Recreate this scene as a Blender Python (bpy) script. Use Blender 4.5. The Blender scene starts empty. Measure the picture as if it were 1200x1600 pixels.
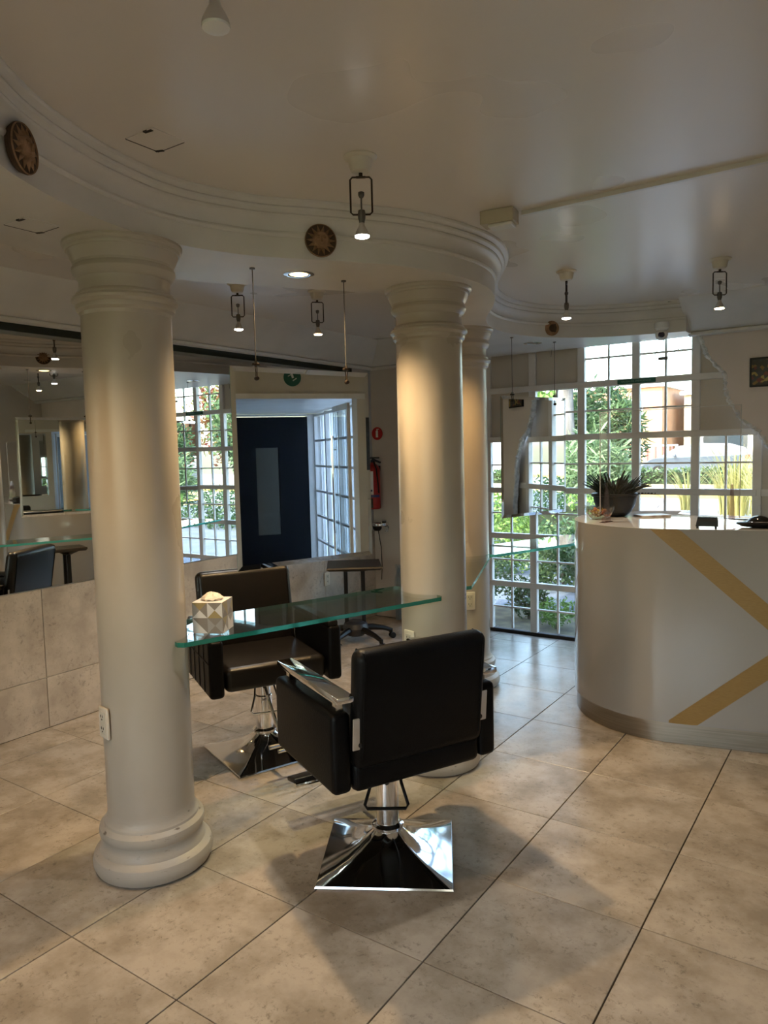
import bpy, bmesh, math, random
from mathutils import Vector, Matrix
random.seed(7)
PI = math.pi
S = bpy.context.scene
COL = S.collection

# ------------------------------------------------------------------ camera
RIGHT = Vector((0.8249, 0.5646, -0.0244)); UP = Vector((-0.0264, 0.0817, 0.9963)); FWD = Vector((-0.5642, 0.8212, -0.0818))
cd = bpy.data.cameras.new('camera'); cam = bpy.data.objects.new('camera', cd); COL.objects.link(cam)
z_ = (-FWD).normalized(); y_ = (UP - UP.dot(z_) * z_).normalized(); x_ = y_.cross(z_)
cam.matrix_world = Matrix(((x_.x, y_.x, z_.x, 0), (x_.y, y_.y, z_.y, 0), (x_.z, y_.z, z_.z, 1.6624), (0, 0, 0, 1)))
cd.sensor_fit = 'VERTICAL'; cd.sensor_height = 24; cd.lens = 1145.06 * 24 / 1600
cd.clip_start = 0.05; cd.clip_end = 400
S.camera = cam

# ------------------------------------------------------------------ world, sun, exposure
S.view_settings.view_transform = 'Standard'; S.view_settings.look = 'None'
S.view_settings.gamma = 1; S.view_settings.use_curve_mapping = False
S.view_settings.exposure = 1.0
W = bpy.data.worlds.new('sky'); S.world = W; W.use_nodes = True
nt = W.node_tree; nt.nodes.clear()
sky = nt.nodes.new('ShaderNodeTexSky'); sky.sky_type = 'NISHITA'; sky.sun_disc = False
sky.sun_elevation = math.radians(48); sky.sun_rotation = math.radians(205); sky.air_density = 1.3; sky.dust_density = 3.0
bg = nt.nodes.new('ShaderNodeBackground'); bg.inputs['Strength'].default_value = 1.05
wo = nt.nodes.new('ShaderNodeOutputWorld')
nt.links.new(sky.outputs[0], bg.inputs['Color']); nt.links.new(bg.outputs[0], wo.inputs['Surface'])
sl = bpy.data.lights.new('sun', 'SUN'); sl.energy = 6.5; sl.angle = math.radians(0.6); sl.color = (1, .93, .8)
so = bpy.data.objects.new('sun', sl); COL.objects.link(so)
so.rotation_euler = (Vector((-0.45, -0.62, 0.80))).to_track_quat('Z', 'Y').to_euler()
try:
    S.cycles.max_bounces = 12; S.cycles.glossy_bounces = 6; S.cycles.transparent_max_bounces = 24
    S.cycles.transmission_bounces = 8; S.cycles.diffuse_bounces = 5
    S.cycles.caustics_reflective = False; S.cycles.caustics_refractive = False
    S.cycles.sample_clamp_indirect = 6
except Exception:
    pass

# ------------------------------------------------------------------ materials
MATS = {}
def pm(name, color, rough=.5, metal=0.0, **k):
    m = bpy.data.materials.new(name); m.use_nodes = True
    b = m.node_tree.nodes['Principled BSDF']
    b.inputs['Base Color'].default_value = (*color, 1); b.inputs['Roughness'].default_value = rough; b.inputs['Metallic'].default_value = metal
    for a, v in k.items(): b.inputs[a.replace('_', ' ')].default_value = v
    MATS[name] = m
    return m
def N(m, t, **k):
    n = m.node_tree.nodes.new(t)
    for a, v in k.items(): setattr(n, a, v)
    return n
def L(m, a, b): m.node_tree.links.new(a, b)
def noisy(m, c1, c2, scale=5, detail=6, lo=.35, hi=.65, bump=0, bscale=None, rough=None, coord='pos', stretch=(1, 1, 1)):
    """colour mottling, fine relief and gloss variation"""
    b = m.node_tree.nodes['Principled BSDF']
    if coord == 'pos':
        src = N(m, 'ShaderNodeNewGeometry').outputs['Position']
    else:
        src = N(m, 'ShaderNodeTexCoord').outputs['Object']
    mp = N(m, 'ShaderNodeMapping'); mp.inputs['Scale'].default_value = stretch; L(m, src, mp.inputs[0])
    n = N(m, 'ShaderNodeTexNoise'); n.inputs['Scale'].default_value = scale; n.inputs['Detail'].default_value = detail; L(m, mp.outputs[0], n.inputs['Vector'])
    r = N(m, 'ShaderNodeValToRGB'); r.color_ramp.elements[0].position = lo; r.color_ramp.elements[1].position = hi
    r.color_ramp.elements[0].color = (*c1, 1); r.color_ramp.elements[1].color = (*c2, 1)
    L(m, n.outputs['Fac'], r.inputs[0]); L(m, r.outputs[0], b.inputs['Base Color'])
    if bump:
        n2 = N(m, 'ShaderNodeTexNoise'); n2.inputs['Scale'].default_value = bscale or scale * 4; n2.inputs['Detail'].default_value = 5; L(m, mp.outputs[0], n2.inputs['Vector'])
        bp = N(m, 'ShaderNodeBump'); bp.inputs['Strength'].default_value = bump; bp.inputs['Distance'].default_value = .01
        L(m, n2.outputs['Fac'], bp.inputs['Height']); L(m, bp.outputs[0], b.inputs['Normal'])
    if rough:
        mr = N(m, 'ShaderNodeMapRange'); mr.inputs['To Min'].default_value = rough[0]; mr.inputs['To Max'].default_value = rough[1]
        L(m, n.outputs['Fac'], mr.inputs[0]); L(m, mr.outputs[0], b.inputs['Roughness'])
    return m
def tile_mat(name, base, dark, light, rough):
    m = pm(name, base, rough); b = m.node_tree.nodes['Principled BSDF']
    g = N(m, 'ShaderNodeNewGeometry').outputs['Position']
    oi = N(m, 'ShaderNodeObjectInfo')
    off = N(m, 'ShaderNodeVectorMath', operation='SCALE'); off.inputs['Scale'].default_value = 7
    cmb = N(m, 'ShaderNodeCombineXYZ'); L(m, oi.outputs['Random'], cmb.inputs[0]); L(m, oi.outputs['Random'], cmb.inputs[1]); L(m, cmb.outputs[0], off.inputs[0])
    ad = N(m, 'ShaderNodeVectorMath', operation='ADD'); L(m, g, ad.inputs[0]); L(m, off.outputs[0], ad.inputs[1])
    n1 = N(m, 'ShaderNodeTexNoise'); n1.inputs['Scale'].default_value = 4; n1.inputs['Detail'].default_value = 8; n1.inputs['Roughness'].default_value = .62; L(m, ad.outputs[0], n1.inputs['Vector'])
    r1 = N(m, 'ShaderNodeValToRGB'); r1.color_ramp.elements[0].position = .38; r1.color_ramp.elements[1].position = .60
    r1.color_ramp.elements[0].color = (*dark, 1); r1.color_ramp.elements[1].color = (*light, 1); L(m, n1.outputs['Fac'], r1.inputs[0])
    # small brownish flecks clustered in clouds
    n2 = N(m, 'ShaderNodeTexNoise'); n2.inputs['Scale'].default_value = 38; n2.inputs['Detail'].default_value = 9; n2.inputs['Roughness'].default_value = .78; n2.inputs['Distortion'].default_value = .3; L(m, ad.outputs[0], n2.inputs['Vector'])
    r2 = N(m, 'ShaderNodeValToRGB'); r2.color_ramp.elements[0].position = .36; r2.color_ramp.elements[1].position = .47
    r2.color_ramp.elements[0].color = (1, 1, 1, 1); r2.color_ramp.elements[1].color = (0, 0, 0, 1); L(m, n2.outputs['Fac'], r2.inputs[0])
    n3 = N(m, 'ShaderNodeTexNoise'); n3.inputs['Scale'].default_value = 6; n3.inputs['Detail'].default_value = 3; L(m, ad.outputs[0], n3.inputs['Vector'])
    r3 = N(m, 'ShaderNodeValToRGB'); r3.color_ramp.elements[0].position = .36; r3.color_ramp.elements[1].position = .60; L(m, n3.outputs['Fac'], r3.inputs[0])
    mu = N(m, 'ShaderNodeMath', operation='MULTIPLY'); L(m, r2.outputs[0], mu.inputs[0]); L(m, r3.outputs[0], mu.inputs[1])
    mu2 = N(m, 'ShaderNodeMath', operation='MULTIPLY'); mu2.inputs[1].default_value = .65; L(m, mu.outputs[0], mu2.inputs[0])
    mx = N(m, 'ShaderNodeMixRGB'); L(m, mu2.outputs[0], mx.inputs[0]); L(m, r1.outputs[0], mx.inputs[1]); mx.inputs[2].default_value = (*[c * .42 for c in dark], 1)
    L(m, mx.outputs[0], b.inputs['Base Color'])
    mr = N(m, 'ShaderNodeMapRange'); mr.inputs['To Min'].default_value = rough; mr.inputs['To Max'].default_value = rough + .18; L(m, n1.outputs['Fac'], mr.inputs[0]); L(m, mr.outputs[0], b.inputs['Roughness'])
    bp = N(m, 'ShaderNodeBump'); bp.inputs['Strength'].default_value = .12; bp.inputs['Distance'].default_value = .004; L(m, n2.outputs['Fac'], bp.inputs['Height']); L(m, bp.outputs[0], b.inputs['Normal'])
    return m
def glass_mat(name, tint, fac=1.0, rough=0.0):
    m = bpy.data.materials.new(name); m.use_nodes = True; t = m.node_tree; t.nodes.clear()
    o = t.nodes.new('ShaderNodeOutputMaterial'); mx = t.nodes.new('ShaderNodeMixShader'); tr = t.nodes.new('ShaderNodeBsdfTransparent'); gl = t.nodes.new('ShaderNodeBsdfGlossy'); fr = t.nodes.new('ShaderNodeFresnel')
    fr.inputs['IOR'].default_value = 1.5; tr.inputs[0].default_value = (*tint, 1); gl.inputs['Roughness'].default_value = rough
    mu = t.nodes.new('ShaderNodeMath'); mu.operation = 'MULTIPLY'; mu.inputs[1].default_value = fac
    ge = t.nodes.new('ShaderNodeNewGeometry'); mr = t.nodes.new('ShaderNodeMapRange'); mr.inputs['To Min'].default_value = 1.5; mr.inputs['To Max'].default_value = 1 / 1.5
    t.links.new(ge.outputs['Backfacing'], mr.inputs[0]); t.links.new(mr.outputs[0], fr.inputs['IOR'])
    t.links.new(fr.outputs[0], mu.inputs[0]); t.links.new(mu.outputs[0], mx.inputs[0]); t.links.new(tr.outputs[0], mx.inputs[1]); t.links.new(gl.outputs[0], mx.inputs[2]); t.links.new(mx.outputs[0], o.inputs[0])
    MATS[name] = m
    return m
def emit(name, color, strength):
    m = bpy.data.materials.new(name); m.use_nodes = True; t = m.node_tree; t.nodes.clear()
    o = t.nodes.new('ShaderNodeOutputMaterial'); e = t.nodes.new('ShaderNodeEmission'); e.inputs[0].default_value = (*color, 1); e.inputs[1].default_value = strength
    t.links.new(e.outputs[0], o.inputs[0]); MATS[name] = m
    return m
def leafmat(name, c1, c2):
    m = pm(name, c1, .55); b = m.node_tree.nodes['Principled BSDF']
    g = N(m, 'ShaderNodeNewGeometry'); r = N(m, 'ShaderNodeValToRGB'); r.color_ramp.elements[0].color = (*c1, 1); r.color_ramp.elements[1].color = (*c2, 1)
    L(m, g.outputs['Random Per Island'], r.inputs[0]); L(m, r.outputs[0], b.inputs['Base Color'])
    tl = N(m, 'ShaderNodeBsdfTranslucent'); L(m, r.outputs[0], tl.inputs[0]); mx = N(m, 'ShaderNodeMixShader'); mx.inputs[0].default_value = .35
    L(m, b.outputs[0], mx.inputs[1]); L(m, tl.outputs[0], mx.inputs[2]); L(m, mx.outputs[0], m.node_tree.nodes['Material Output'].inputs[0])
    return m

CEIL = noisy(pm('ceiling_paint', (.70, .66, .61), .30), (.69, .65, .60), (.72, .68, .63), 1.2, 2, .2, .8, bump=.05, bscale=2.2, rough=(.24, .34))
WHITE = noisy(pm('white_paint', (.64, .62, .59), .38), (.60, .585, .555), (.68, .66, .63), 3, 5, bump=.06, bscale=14, rough=(.3, .45))
COLM = noisy(pm('column_paint', (.45, .405, .34), .3), (.43, .385, .32), (.47, .425, .36), 2.5, 5, bump=.05, bscale=10, rough=(.22, .36))
SCUFF = noisy(pm('scuffed_paint', (.7, .65, .57), .4), (.16, .13, .10), (.45, .41, .35), 16, 8, .27, .345, bump=.1, bscale=30, stretch=(1, 1, 3))
WALL = noisy(pm('wall_paint', (.60, .56, .52), .6), (.58, .54, .50), (.63, .59, .55), 3, 4, bump=.08, bscale=40)
FTILE = tile_mat('floor_tile', (.38, .33, .275), (.285, .245, .195), (.44, .39, .33), .14)
WTILE = tile_mat('wall_tile', (.44, .39, .33), (.36, .315, .265), (.50, .45, .385), .45)
GROUT = pm('grout', (.045, .04, .035), .9)
BLACK = noisy(pm('black_leatherette', (.003, .003, .0035), .42, Specular_IOR_Level=.14), (.0025, .0025, .003), (.0035, .0035, .004), 30, 3, bump=.12, bscale=160)
SEAT = noisy(pm('brown_black_leatherette', (.006, .0045, .0035), .32, Specular_IOR_Level=.35), (.005, .004, .003), (.007, .005, .004), 20, 3, bump=.1, bscale=160)
BPLAS = pm('black_plastic', (.005, .005, .0055), .38, Specular_IOR_Level=.3)
CHROME = pm('chrome', (.80, .80, .81), .07, 1.0)
BRUSH = noisy(pm('brushed_steel', (.45, .43, .40), .32, 1.0), (.27, .245, .21), (.34, .31, .27), 3, 5, rough=(.25, .42), stretch=(1, 1, 40))
BRACK = pm('satin_steel', (.62, .61, .60), .4, .85)
MIRROR = pm('mirror_silver', (.86, .88, .87), .0, 1.0)
DMIR = pm('dark_mirror_strip', (.045, .055, .05), .12, .6)
LAM = noisy(pm('white_laminate', (.31, .30, .297), .14), (.305, .295, .292), (.32, .31, .304), 2, 2)
LAM.node_tree.nodes['Principled BSDF'].inputs['Coat Weight'].default_value = .3
GOLD = noisy(pm('gold_laminate', (.28, .175, .055), .45), (.265, .165, .05), (.295, .19, .062), 40, 2, stretch=(1, 1, 8))
BEIGE = noisy(pm('beige_board', (.62, .57, .49), .55), (.59, .54, .46), (.65, .60, .52), 2, 5, bump=.05)
FRAME = noisy(pm('frame_paint', (.80, .78, .75), .40), (.75, .73, .70), (.84, .82, .79), 5, 6, bump=.1)
PANE = glass_mat('window_glass', (.93, .96, .95))
SHELF = glass_mat('shelf_glass', (.80, .87, .84), 1.4)
ACRYL = glass_mat('acrylic', (.97, .965, .96), .8)
EDGE = pm('glass_edge', (.02, .20, .15), .08, 0, Transmission_Weight=.25)
EDGEB = pm('glass_edge_pale', (.10, .55, .50), .08, 0, Transmission_Weight=.3)
TERRA = noisy(pm('terracotta', (.26, .15, .08), .7), (.19, .105, .05), (.34, .20, .11), 30, 5, bump=.2)
TERRD = pm('terracotta_dark', (.06, .035, .018), .8)
BRONZE = pm('dark_bronze', (.05, .035, .025), .35, .8)
CREAM = pm('cream_plastic', (.62, .58, .49), .4)
IVORY = pm('ivory_box', (.47, .42, .32), .45)
OUTL = pm('outlet_plastic', (.70, .64, .54), .35)
DARK = pm('dark_slot', (.02, .017, .015), .7)
RED = pm('red_enamel', (.36, .012, .012), .3)
PAPER = pm('white_paper', (.75, .75, .74), .6)
BLUE = pm('blue_label', (.02, .03, .14), .4)
GREEN = pm('green_sign', (.01, .11, .07), .4)
WIRE = pm('steel_cable', (.12, .11, .10), .4, .7)
PLAST = noisy(pm('bare_plaster', (.62, .64, .66), .8), (.62, .64, .66), (.90, .91, .92), 22, 8, bump=.6, bscale=60)
BLDOOR = pm('black_door', (.003, .004, .006), .5, Specular_IOR_Level=.15)
LENS = pm('frosted_lens', (.7, .7, .68), .3)
TINF = pm('foil', (.55, .5, .35), .25, .9)

# ------------------------------------------------------------------ mesh helpers
def link(name, verts, faces, mat, parent=None, smooth=False, kind=None, mats=None, mi=None):
    me = bpy.data.meshes.new(name); me.from_pydata([tuple(v) for v in verts], [], faces)
    for m in (mats or [mat]): me.materials.append(m)
    if mi: me.polygons.foreach_set('material_index', mi)
    if smooth: me.polygons.foreach_set('use_smooth', [True] * len(me.polygons))
    me.update()
    if smooth:
        try: me.set_sharp_from_angle(angle=math.radians(26))
        except Exception: pass
    o = bpy.data.objects.new(name, me); COL.objects.link(o)
    if parent: o.parent = parent
    if kind: o['kind'] = kind
    return o
V = Vector
class MB:
    def __init__(s): s.v = []; s.f = []; s.mi = []; s.cur = 0
    def add(s, v, f):
        b = len(s.v); s.v += [Vector(p) for p in v]; s.f += [tuple(i + b for i in q) for q in f]; s.mi += [s.cur] * len(f); return s
    def box(s, c, d, rot=None, bev=0, seg=2):
        bm = bmesh.new(); bmesh.ops.create_cube(bm, size=1)
        for v in bm.verts: v.co = Vector((v.co.x * d[0], v.co.y * d[1], v.co.z * d[2]))
        if bev: bmesh.ops.bevel(bm, geom=bm.edges[:], offset=min(bev, min(d) * .49), segments=seg, profile=.5, affect='EDGES')
        R = rot if rot else Matrix.Identity(3)
        bm.verts.index_update()
        s.add([R @ v.co + Vector(c) for v in bm.verts], [[v.index for v in f.verts] for f in bm.faces]); bm.free(); return s
    def lathe(s, prof, n=32, c=(0, 0, 0), axis='Z', caps=True, rot=None):
        vs = []; fs = []
        for r, z in prof:
            for k in range(n):
                a = 2 * PI * k / n; p = Vector((r * math.cos(a), r * math.sin(a), z))
                if axis == 'X': p = Vector((p.z, p.x, p.y))
                if axis == 'Y': p = Vector((p.y, p.z, p.x))
                if rot: p = rot @ p
                vs.append(p + Vector(c))
        m = len(prof)
        for i in range(m - 1):
            for k in range(n):
                k2 = (k + 1) % n; fs.append((i * n + k, i * n + k2, (i + 1) * n + k2, (i + 1) * n + k))
        if caps:
            fs.append(tuple(range(n - 1, -1, -1))); fs.append(tuple((m - 1) * n + k for k in range(n)))
        return s.add(vs, fs)
    def tube(s, pts, r, n=8, closed=False, flat=1.0):
        pts = [Vector(p) for p in pts]; m = len(pts); vs = []; fs = []
        up = Vector((0, 0, 1)); prev = None
        for i, p in enumerate(pts):
            a = pts[(i - 1) % m] if (closed or i > 0) else p; b = pts[(i + 1) % m] if (closed or i < m - 1) else p
            t = (b - a).normalized()
            if prev is None:
                u = t.cross(up); u = t.cross(Vector((1, 0, 0))) if u.length < 1e-3 else u
            else: u = prev - prev.dot(t) * t
            u.normalize(); w = t.cross(u); prev = u
            rr = r[i] if isinstance(r, (list, tuple)) else r
            for k in range(n):
                an = 2 * PI * k / n; vs.append(p + u * math.cos(an) * rr + w * math.sin(an) * rr * flat)
        for i in range(m if closed else m - 1):
            j = (i + 1) % m
            for k in range(n):
                k2 = (k + 1) % n; fs.append((i * n + k, i * n + k2, j * n + k2, j * n + k))
        if not closed: fs.append(tuple(range(n - 1, -1, -1))); fs.append(tuple((m - 1) * n + k for k in range(n)))
        return s.add(vs, fs)
    def prism(s, poly, z0, z1, top=True, bottom=True):
        n = len(poly); vs = [(x, y, z0) for x, y in poly] + [(x, y, z1) for x, y in poly]
        fs = [(k, (k + 1) % n, n + (k + 1) % n, n + k) for k in range(n)]
        if bottom: fs.append(tuple(range(n - 1, -1, -1)))
        if top: fs.append(tuple(range(n, 2 * n)))
        return s.add(vs, fs)
    def quad(s, a, b, c, d): return s.add([a, b, c, d], [(0, 1, 2, 3)])
    def build(s, name, mat, parent=None, smooth=False, kind=None, mats=None):
        return link(name, s.v, s.f, mat, parent, smooth, kind, mats, s.mi if mats else None)
def empty(name, loc=(0, 0, 0), rz=0, label=None, cat=None, group=None, kind=None, rot=None):
    o = bpy.data.objects.new(name, None); COL.objects.link(o); o.location = loc
    o.rotation_euler = rot if rot else (0, 0, rz); o.empty_display_size = .05
    return tag(o, label, cat, group, kind)
def tag(o, label=None, cat=None, group=None, kind=None):
    if label: o['label'] = label
    if cat: o['category'] = cat
    if group: o['group'] = group
    if kind: o['kind'] = kind
    return o
def dup(o, name=None, loc=None, parent=None, rz=None):
    c = o.copy(); COL.objects.link(c)
    if parent: c.parent = parent
    if loc is not None: c.location = loc
    if rz is not None: c.rotation_euler = (0, 0, rz)
    for ch in list(o.children):
        dup(ch, parent=c)
    return c
def rotz(a): return Matrix.Rotation(a, 3, 'Z')
def smoothline(P, n=8, closed=False):
    """Catmull-Rom through 2-D points"""
    out = []
    m = len(P)
    for i in range(m - 1):
        p0 = Vector(P[max(i - 1, 0)]); p1 = Vector(P[i]); p2 = Vector(P[i + 1]); p3 = Vector(P[min(i + 2, m - 1)])
        for k in range(n):
            t = k / n
            out.append(.5 * ((2 * p1) + (p2 - p0) * t + (2 * p0 - 5 * p1 + 4 * p2 - p3) * t * t + (3 * p1 - p0 - 3 * p2 + p3) * t ** 3))
    out.append(Vector(P[-1]))
    return out

ZC, ZS = 2.70, 2.48          # ceiling and beam soffit
XL, YN, XR, YS = -4.27, 6.03, 1.5, -3.0
T = .55; OX, OY = -2.3084, 1.9180   # tile grid

# ================================================================== THE ROOM
floor = MB().box(((XL + XR) / 2, (YN + YS) / 2, -.06), (XR - XL + .3, YN - YS + .12, .1)).build('floor', GROUT, kind='structure')
tile_me = None
tb = MB().box((0, 0, -.006), (T - .005, T - .003, .012), bev=.0012, seg=1)
proto = None
def clip_tile(x0, x1, y0, y1):
    return max(x0, XL + .002), min(x1, XR - .002), max(y0, YS + .002), min(y1, YN - .03)
i0 = math.floor((XL - OX) / T) - 1; i1 = math.ceil((XR - OX) / T) + 1
j0 = math.floor((YS - OY) / T) - 1; j1 = math.ceil((YN - OY) / T) + 1
for i in range(i0, i1):
    for j in range(j0, j1):
        x0, x1, y0, y1 = OX + i * T, OX + (i + 1) * T, OY + j * T, OY + (j + 1) * T
        cx0, cx1, cy0, cy1 = clip_tile(x0, x1, y0, y1)
        if cx1 - cx0 < .02 or cy1 - cy0 < .02: continue
        if (cx0, cx1, cy0, cy1) == (x0, x1, y0, y1):
            if proto is None:
                proto = tb.build('tile', FTILE, floor, smooth=False); o = proto
            else:
                o = proto.copy(); COL.objects.link(o); o.parent = floor
            o.location = ((x0 + x1) / 2, (y0 + y1) / 2, 0)
        else:
            o = MB().box((0, 0, -.006), (cx1 - cx0 - .005, cy1 - cy0 - .003, .012)).build('tile', FTILE, floor)
            o.location = ((cx0 + cx1) / 2, (cy0 + cy1) / 2, 0)

ceil = MB().box(((XL + XR) / 2, (YN + YS) / 2, ZC + .1), (XR - XL + .8, YN - YS + .8, .2)).build('ceiling', CEIL, kind='structure')

# --- left wall: block, tiles below, moulded cove above
wl = MB().box((XL - .1, (YN + YS) / 2, 1.35), (.16, YN - YS + .4, 2.7)).box((XL - .01, (YN + YS) / 2, .44), (.018, YN - YS, .88)).build('wall_left', WALL, kind='structure')
wtp = None
for row, (z0, z1) in enumerate(((.004, .318), (.322, .872))):
    j = j0
    while OY + j * T < YN:
        y0 = max(OY + j * T, YS); y1 = min(OY + (j + 1) * T, YN)
        if y1 - y0 > .03:
            MB().box((XL + .003, (y0 + y1) / 2, (z0 + z1) / 2), (.010, y1 - y0 - .004, z1 - z0), bev=.001, seg=1).build('tile', WTILE, wl)
        j += 1
# --- back wall (window wall): solid part left of the glazing, lintel above, torn cladding at the right
wb = MB().box(((XL - 3.45) / 2, YN + .1, 1.35), (-3.45 - XL + .0, .2, 2.7)).box(((-3.45 + XR) / 2, YN + .1, 2.66), (XR + 3.45, .2, .12)).box(((-.79 + XR) / 2 + .25, YN + .1, 1.35), (XR + .79 - .5, .2, 2.7)).build('wall_back', WALL, kind='structure')
tear = [(-1.235, 2.56), (-1.20, 2.497), (-1.175, 2.43), (-1.154, 2.374), (-1.128, 2.31), (-1.099, 2.274), (-1.05, 2.215), (-1.01, 2.173), (-1.000, 2.11), (-1.004, 2.055), (-.985, 1.99), (-.951, 1.934), (-.915, 1.86), (-.863, 1.813), (-.82, 1.78), (-.778, 1.74), (-.745, 1.68), (-.717, 1.622), (-.68, 1.55), (-.66, 1.40), (-.63, 1.2), (-.6, .9), (-.6, .0)]
rj = []
for a, b in zip(tear, tear[1:]):
    for k in range(5):
        t = k / 5; rj.append((a[0] + (b[0] - a[0]) * t + random.uniform(-.007, .007), a[1] + (b[1] - a[1]) * t + random.uniform(-.005, .005)))
rj.append(tear[-1])
n = len(rj)
vs = [(x, 5.97, z) for x, z in rj] + [(XR - .01, 5.97, z) for x, z in rj] + [(x, 6.005, z) for x, z in rj]
fs = [(k, k + 1, n + k + 1, n + k) for k in range(n - 1)]
fs = [tuple(reversed(f)) for f in fs]
clad = link('cladding', vs, fs, noisy(pm('cladding_paint', (.74, .67, .63), .5), (.72, .65, .61), (.77, .70, .66), 2, 4, bump=.05, bscale=30), wb)
# white torn rim, a lumpy strip with real thickness
rim = MB()
rr_ = [Vector((x + .004, 5.972, z)) for x, z in rj]
rim.tube([p + Vector((random.uniform(-.004, .004), random.uniform(-.002, .004), 0)) for p in rr_], [random.uniform(.008, .022) for _ in rr_], 6)
rim.add([(x, 5.972, z) for x, z in rj] + [(x - .012, 6.006, z) for x, z in rj], [(k, n + k, n + k + 1, k + 1) for k in range(n - 1)])
rim.build('torn_edge', PLAST, clad, smooth=True)
# --- right wall (out of frame, seen in the hanging mirror): entrance vestibule
EY0, EY1, EZ = 2.35, 3.86, 2.24
wr = MB().box((XR + .1, (YS + EY0) / 2, 1.35), (.2, EY0 - YS, 2.7)).box((XR + .1, (EY1 + YN) / 2 + .05, 1.35), (.2, YN - EY1 + .1, 2.7)).box((XR + .1, (EY0 + EY1) / 2, (EZ + 2.7) / 2), (.2, EY1 - EY0, 2.7 - EZ)).build('wall_right', BEIGE, kind='structure')
MB().box((XR - .012, (EY0 + EY1) / 2, EZ - .02), (.03, EY1 - EY0 + .9, .05)).build('trim_1', FRAME, kind='structure')
VX = 5.0; VY = 4.15
MB().box(((XR + VX) / 2 + .1, (1.9 + VY) / 2, -.06), (VX - XR + .4, VY - 1.9 + .2, .1)).build('floor_entrance', FTILE, kind='structure')
MB().box(((XR + VX) / 2 + .15, (1.9 + VY) / 2, EZ + .06), (VX - XR + .1, VY - 1.9 + .4, .1)).build('ceiling_entrance', WHITE, kind='structure')
MB().box((VX + .08, 2.35, 1.12), (.16, 1.0, 2.24)).box((VX + .08, 4.17, 1.12), (.16, .28, 2.24)).box((VX + .08, 3.4, 2.225), (.16, 1.3, .03)).build('wall_entrance', WHITE, kind='structure')
MB().box(((XR + VX) / 2 + .1, 1.85, 1.12), (VX - XR, .1, 2.24)).build('wall_entrance_side', WHITE, kind='structure')
# black door with a tall glass slit
d1 = empty('door_1', (VX, 3.43, 0), kind='structure', label='black entrance door with a tall narrow glass slit, seen in the hanging mirror')
MB().box((.03, -.38, 1.10), (.05, .44, 2.2)).box((.03, .38, 1.10), (.05, .44, 2.2)).box((.03, 0, .25), (.05, .32, .5)).box((.03, 0, 1.98), (.05, .32, .44)).build('leaf', BLDOOR, d1)
MB().box((.03, 0, 1.13), (.02, .32, 1.26)).build('glass_slit', pm('smoked_glass', (.06, .06, .05), .08), d1)
# side glazing of the vestibule
w2 = empty('window_2', (0, 0, 0), kind='structure', label='white grid glazing along the entrance vestibule')
X0, X1 = 1.95, 5.0
for k in range(5):
    MB().box((X0 + (X1 - X0) * k / 4, VY, 1.12), (.06, .05, 2.24)).build('mullion', FRAME, w2)
for k in range(7):
    MB().box(((X0 + X1) / 2, VY, .03 + k * .363), (X1 - X0, .04, .03)).build('glazing_bar', FRAME, w2)
for k in range(22):
    MB().box((X0 + .07 + (X1 - X0 - .1) * k / 21, VY + .07, 1.12), (.018, .018, 2.2)).build('security_bar', FRAME, w2)
BACKLIT = bpy.data.materials.new('backlit_pane'); BACKLIT.use_nodes = True; t_ = BACKLIT.node_tree; t_.nodes.clear()
o_ = t_.nodes.new('ShaderNodeOutputMaterial'); a_ = t_.nodes.new('ShaderNodeBsdfTranslucent'); a_.inputs[0].default_value = (.82, .86, .92, 1); t_.links.new(a_.outputs[0], o_.inputs[0])
MB().box(((X0 + X1) / 2, VY + .10, 1.12), (X1 - X0, .004, 2.2)).build('pane', BACKLIT, w2)  # translucent white sheet added so the vestibule glazing looks brightly daylit
# two open glass doors with long bar handles
for nm, yy, ang in (('door_2', EY0 + .02, 100), ('door_3', EY1 - .02, 100)):
    d = empty(nm, (XR + .18, yy, 0), kind='structure')
    sgn = 1 if nm == 'door_2' else -1
    MB().box((.36, sgn * .02, 1.08), (.70, .012, 2.1)).build('glass_leaf', PANE, d)
    MB().tube([(.62, sgn * .06, .35), (.62, sgn * .06, 1.85)], .014, 10).tube([(.62, sgn * .02, .5), (.62, sgn * .06, .5)], .008).tube([(.62, sgn * .02, 1.7), (.62, sgn * .06, 1.7)], .008).build('handle', CHROME, d, True)
    MB().box((.36, sgn * .02, 2.14), (.70, .03, .06)).box((.03, sgn * .02, 1.08), (.05, .03, 2.1)).build('rail', FRAME, d)
    d['label'] = ('open glass entrance door nearer the camera side' if nm == 'door_2' else 'open glass entrance door nearer the windows') + ' with a long chrome bar handle'
# --- wall behind the camera; unseen window added and sized for fill daylight
wf = MB().box((-4.2, YS - .1, 1.35), (.3, .2, 2.7)).box((-1.4, YS - .1, .6), (5.3, .2, 1.2)).box((-1.4, YS - .1, 2.5), (5.3, .2, .4)).box((-3.2, YS - .1, 1.8), (1.9, .2, 1.2)).box((1.4, YS - .1, 1.35), (.3, .2, 2.7)).build('wall_front', WALL, kind='structure')
w3 = empty('fill_window', kind='structure', label='added unseen window behind the camera that lets in fill light')
MB().box((-1.4, YS - .1, 1.45), (5.3, .006, 2.1)).build('pane', PANE, w3)
for k in range(12): MB().box((-4.0 + k * .475, YS - .1, 1.45), (.05, .05, 2.1)).build('mullion', FRAME, w3)
for k in range(5): MB().box((-1.4, YS - .1, .42 + k * .51), (5.3, .05, .05)).build('transom', FRAME, w3)

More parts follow.
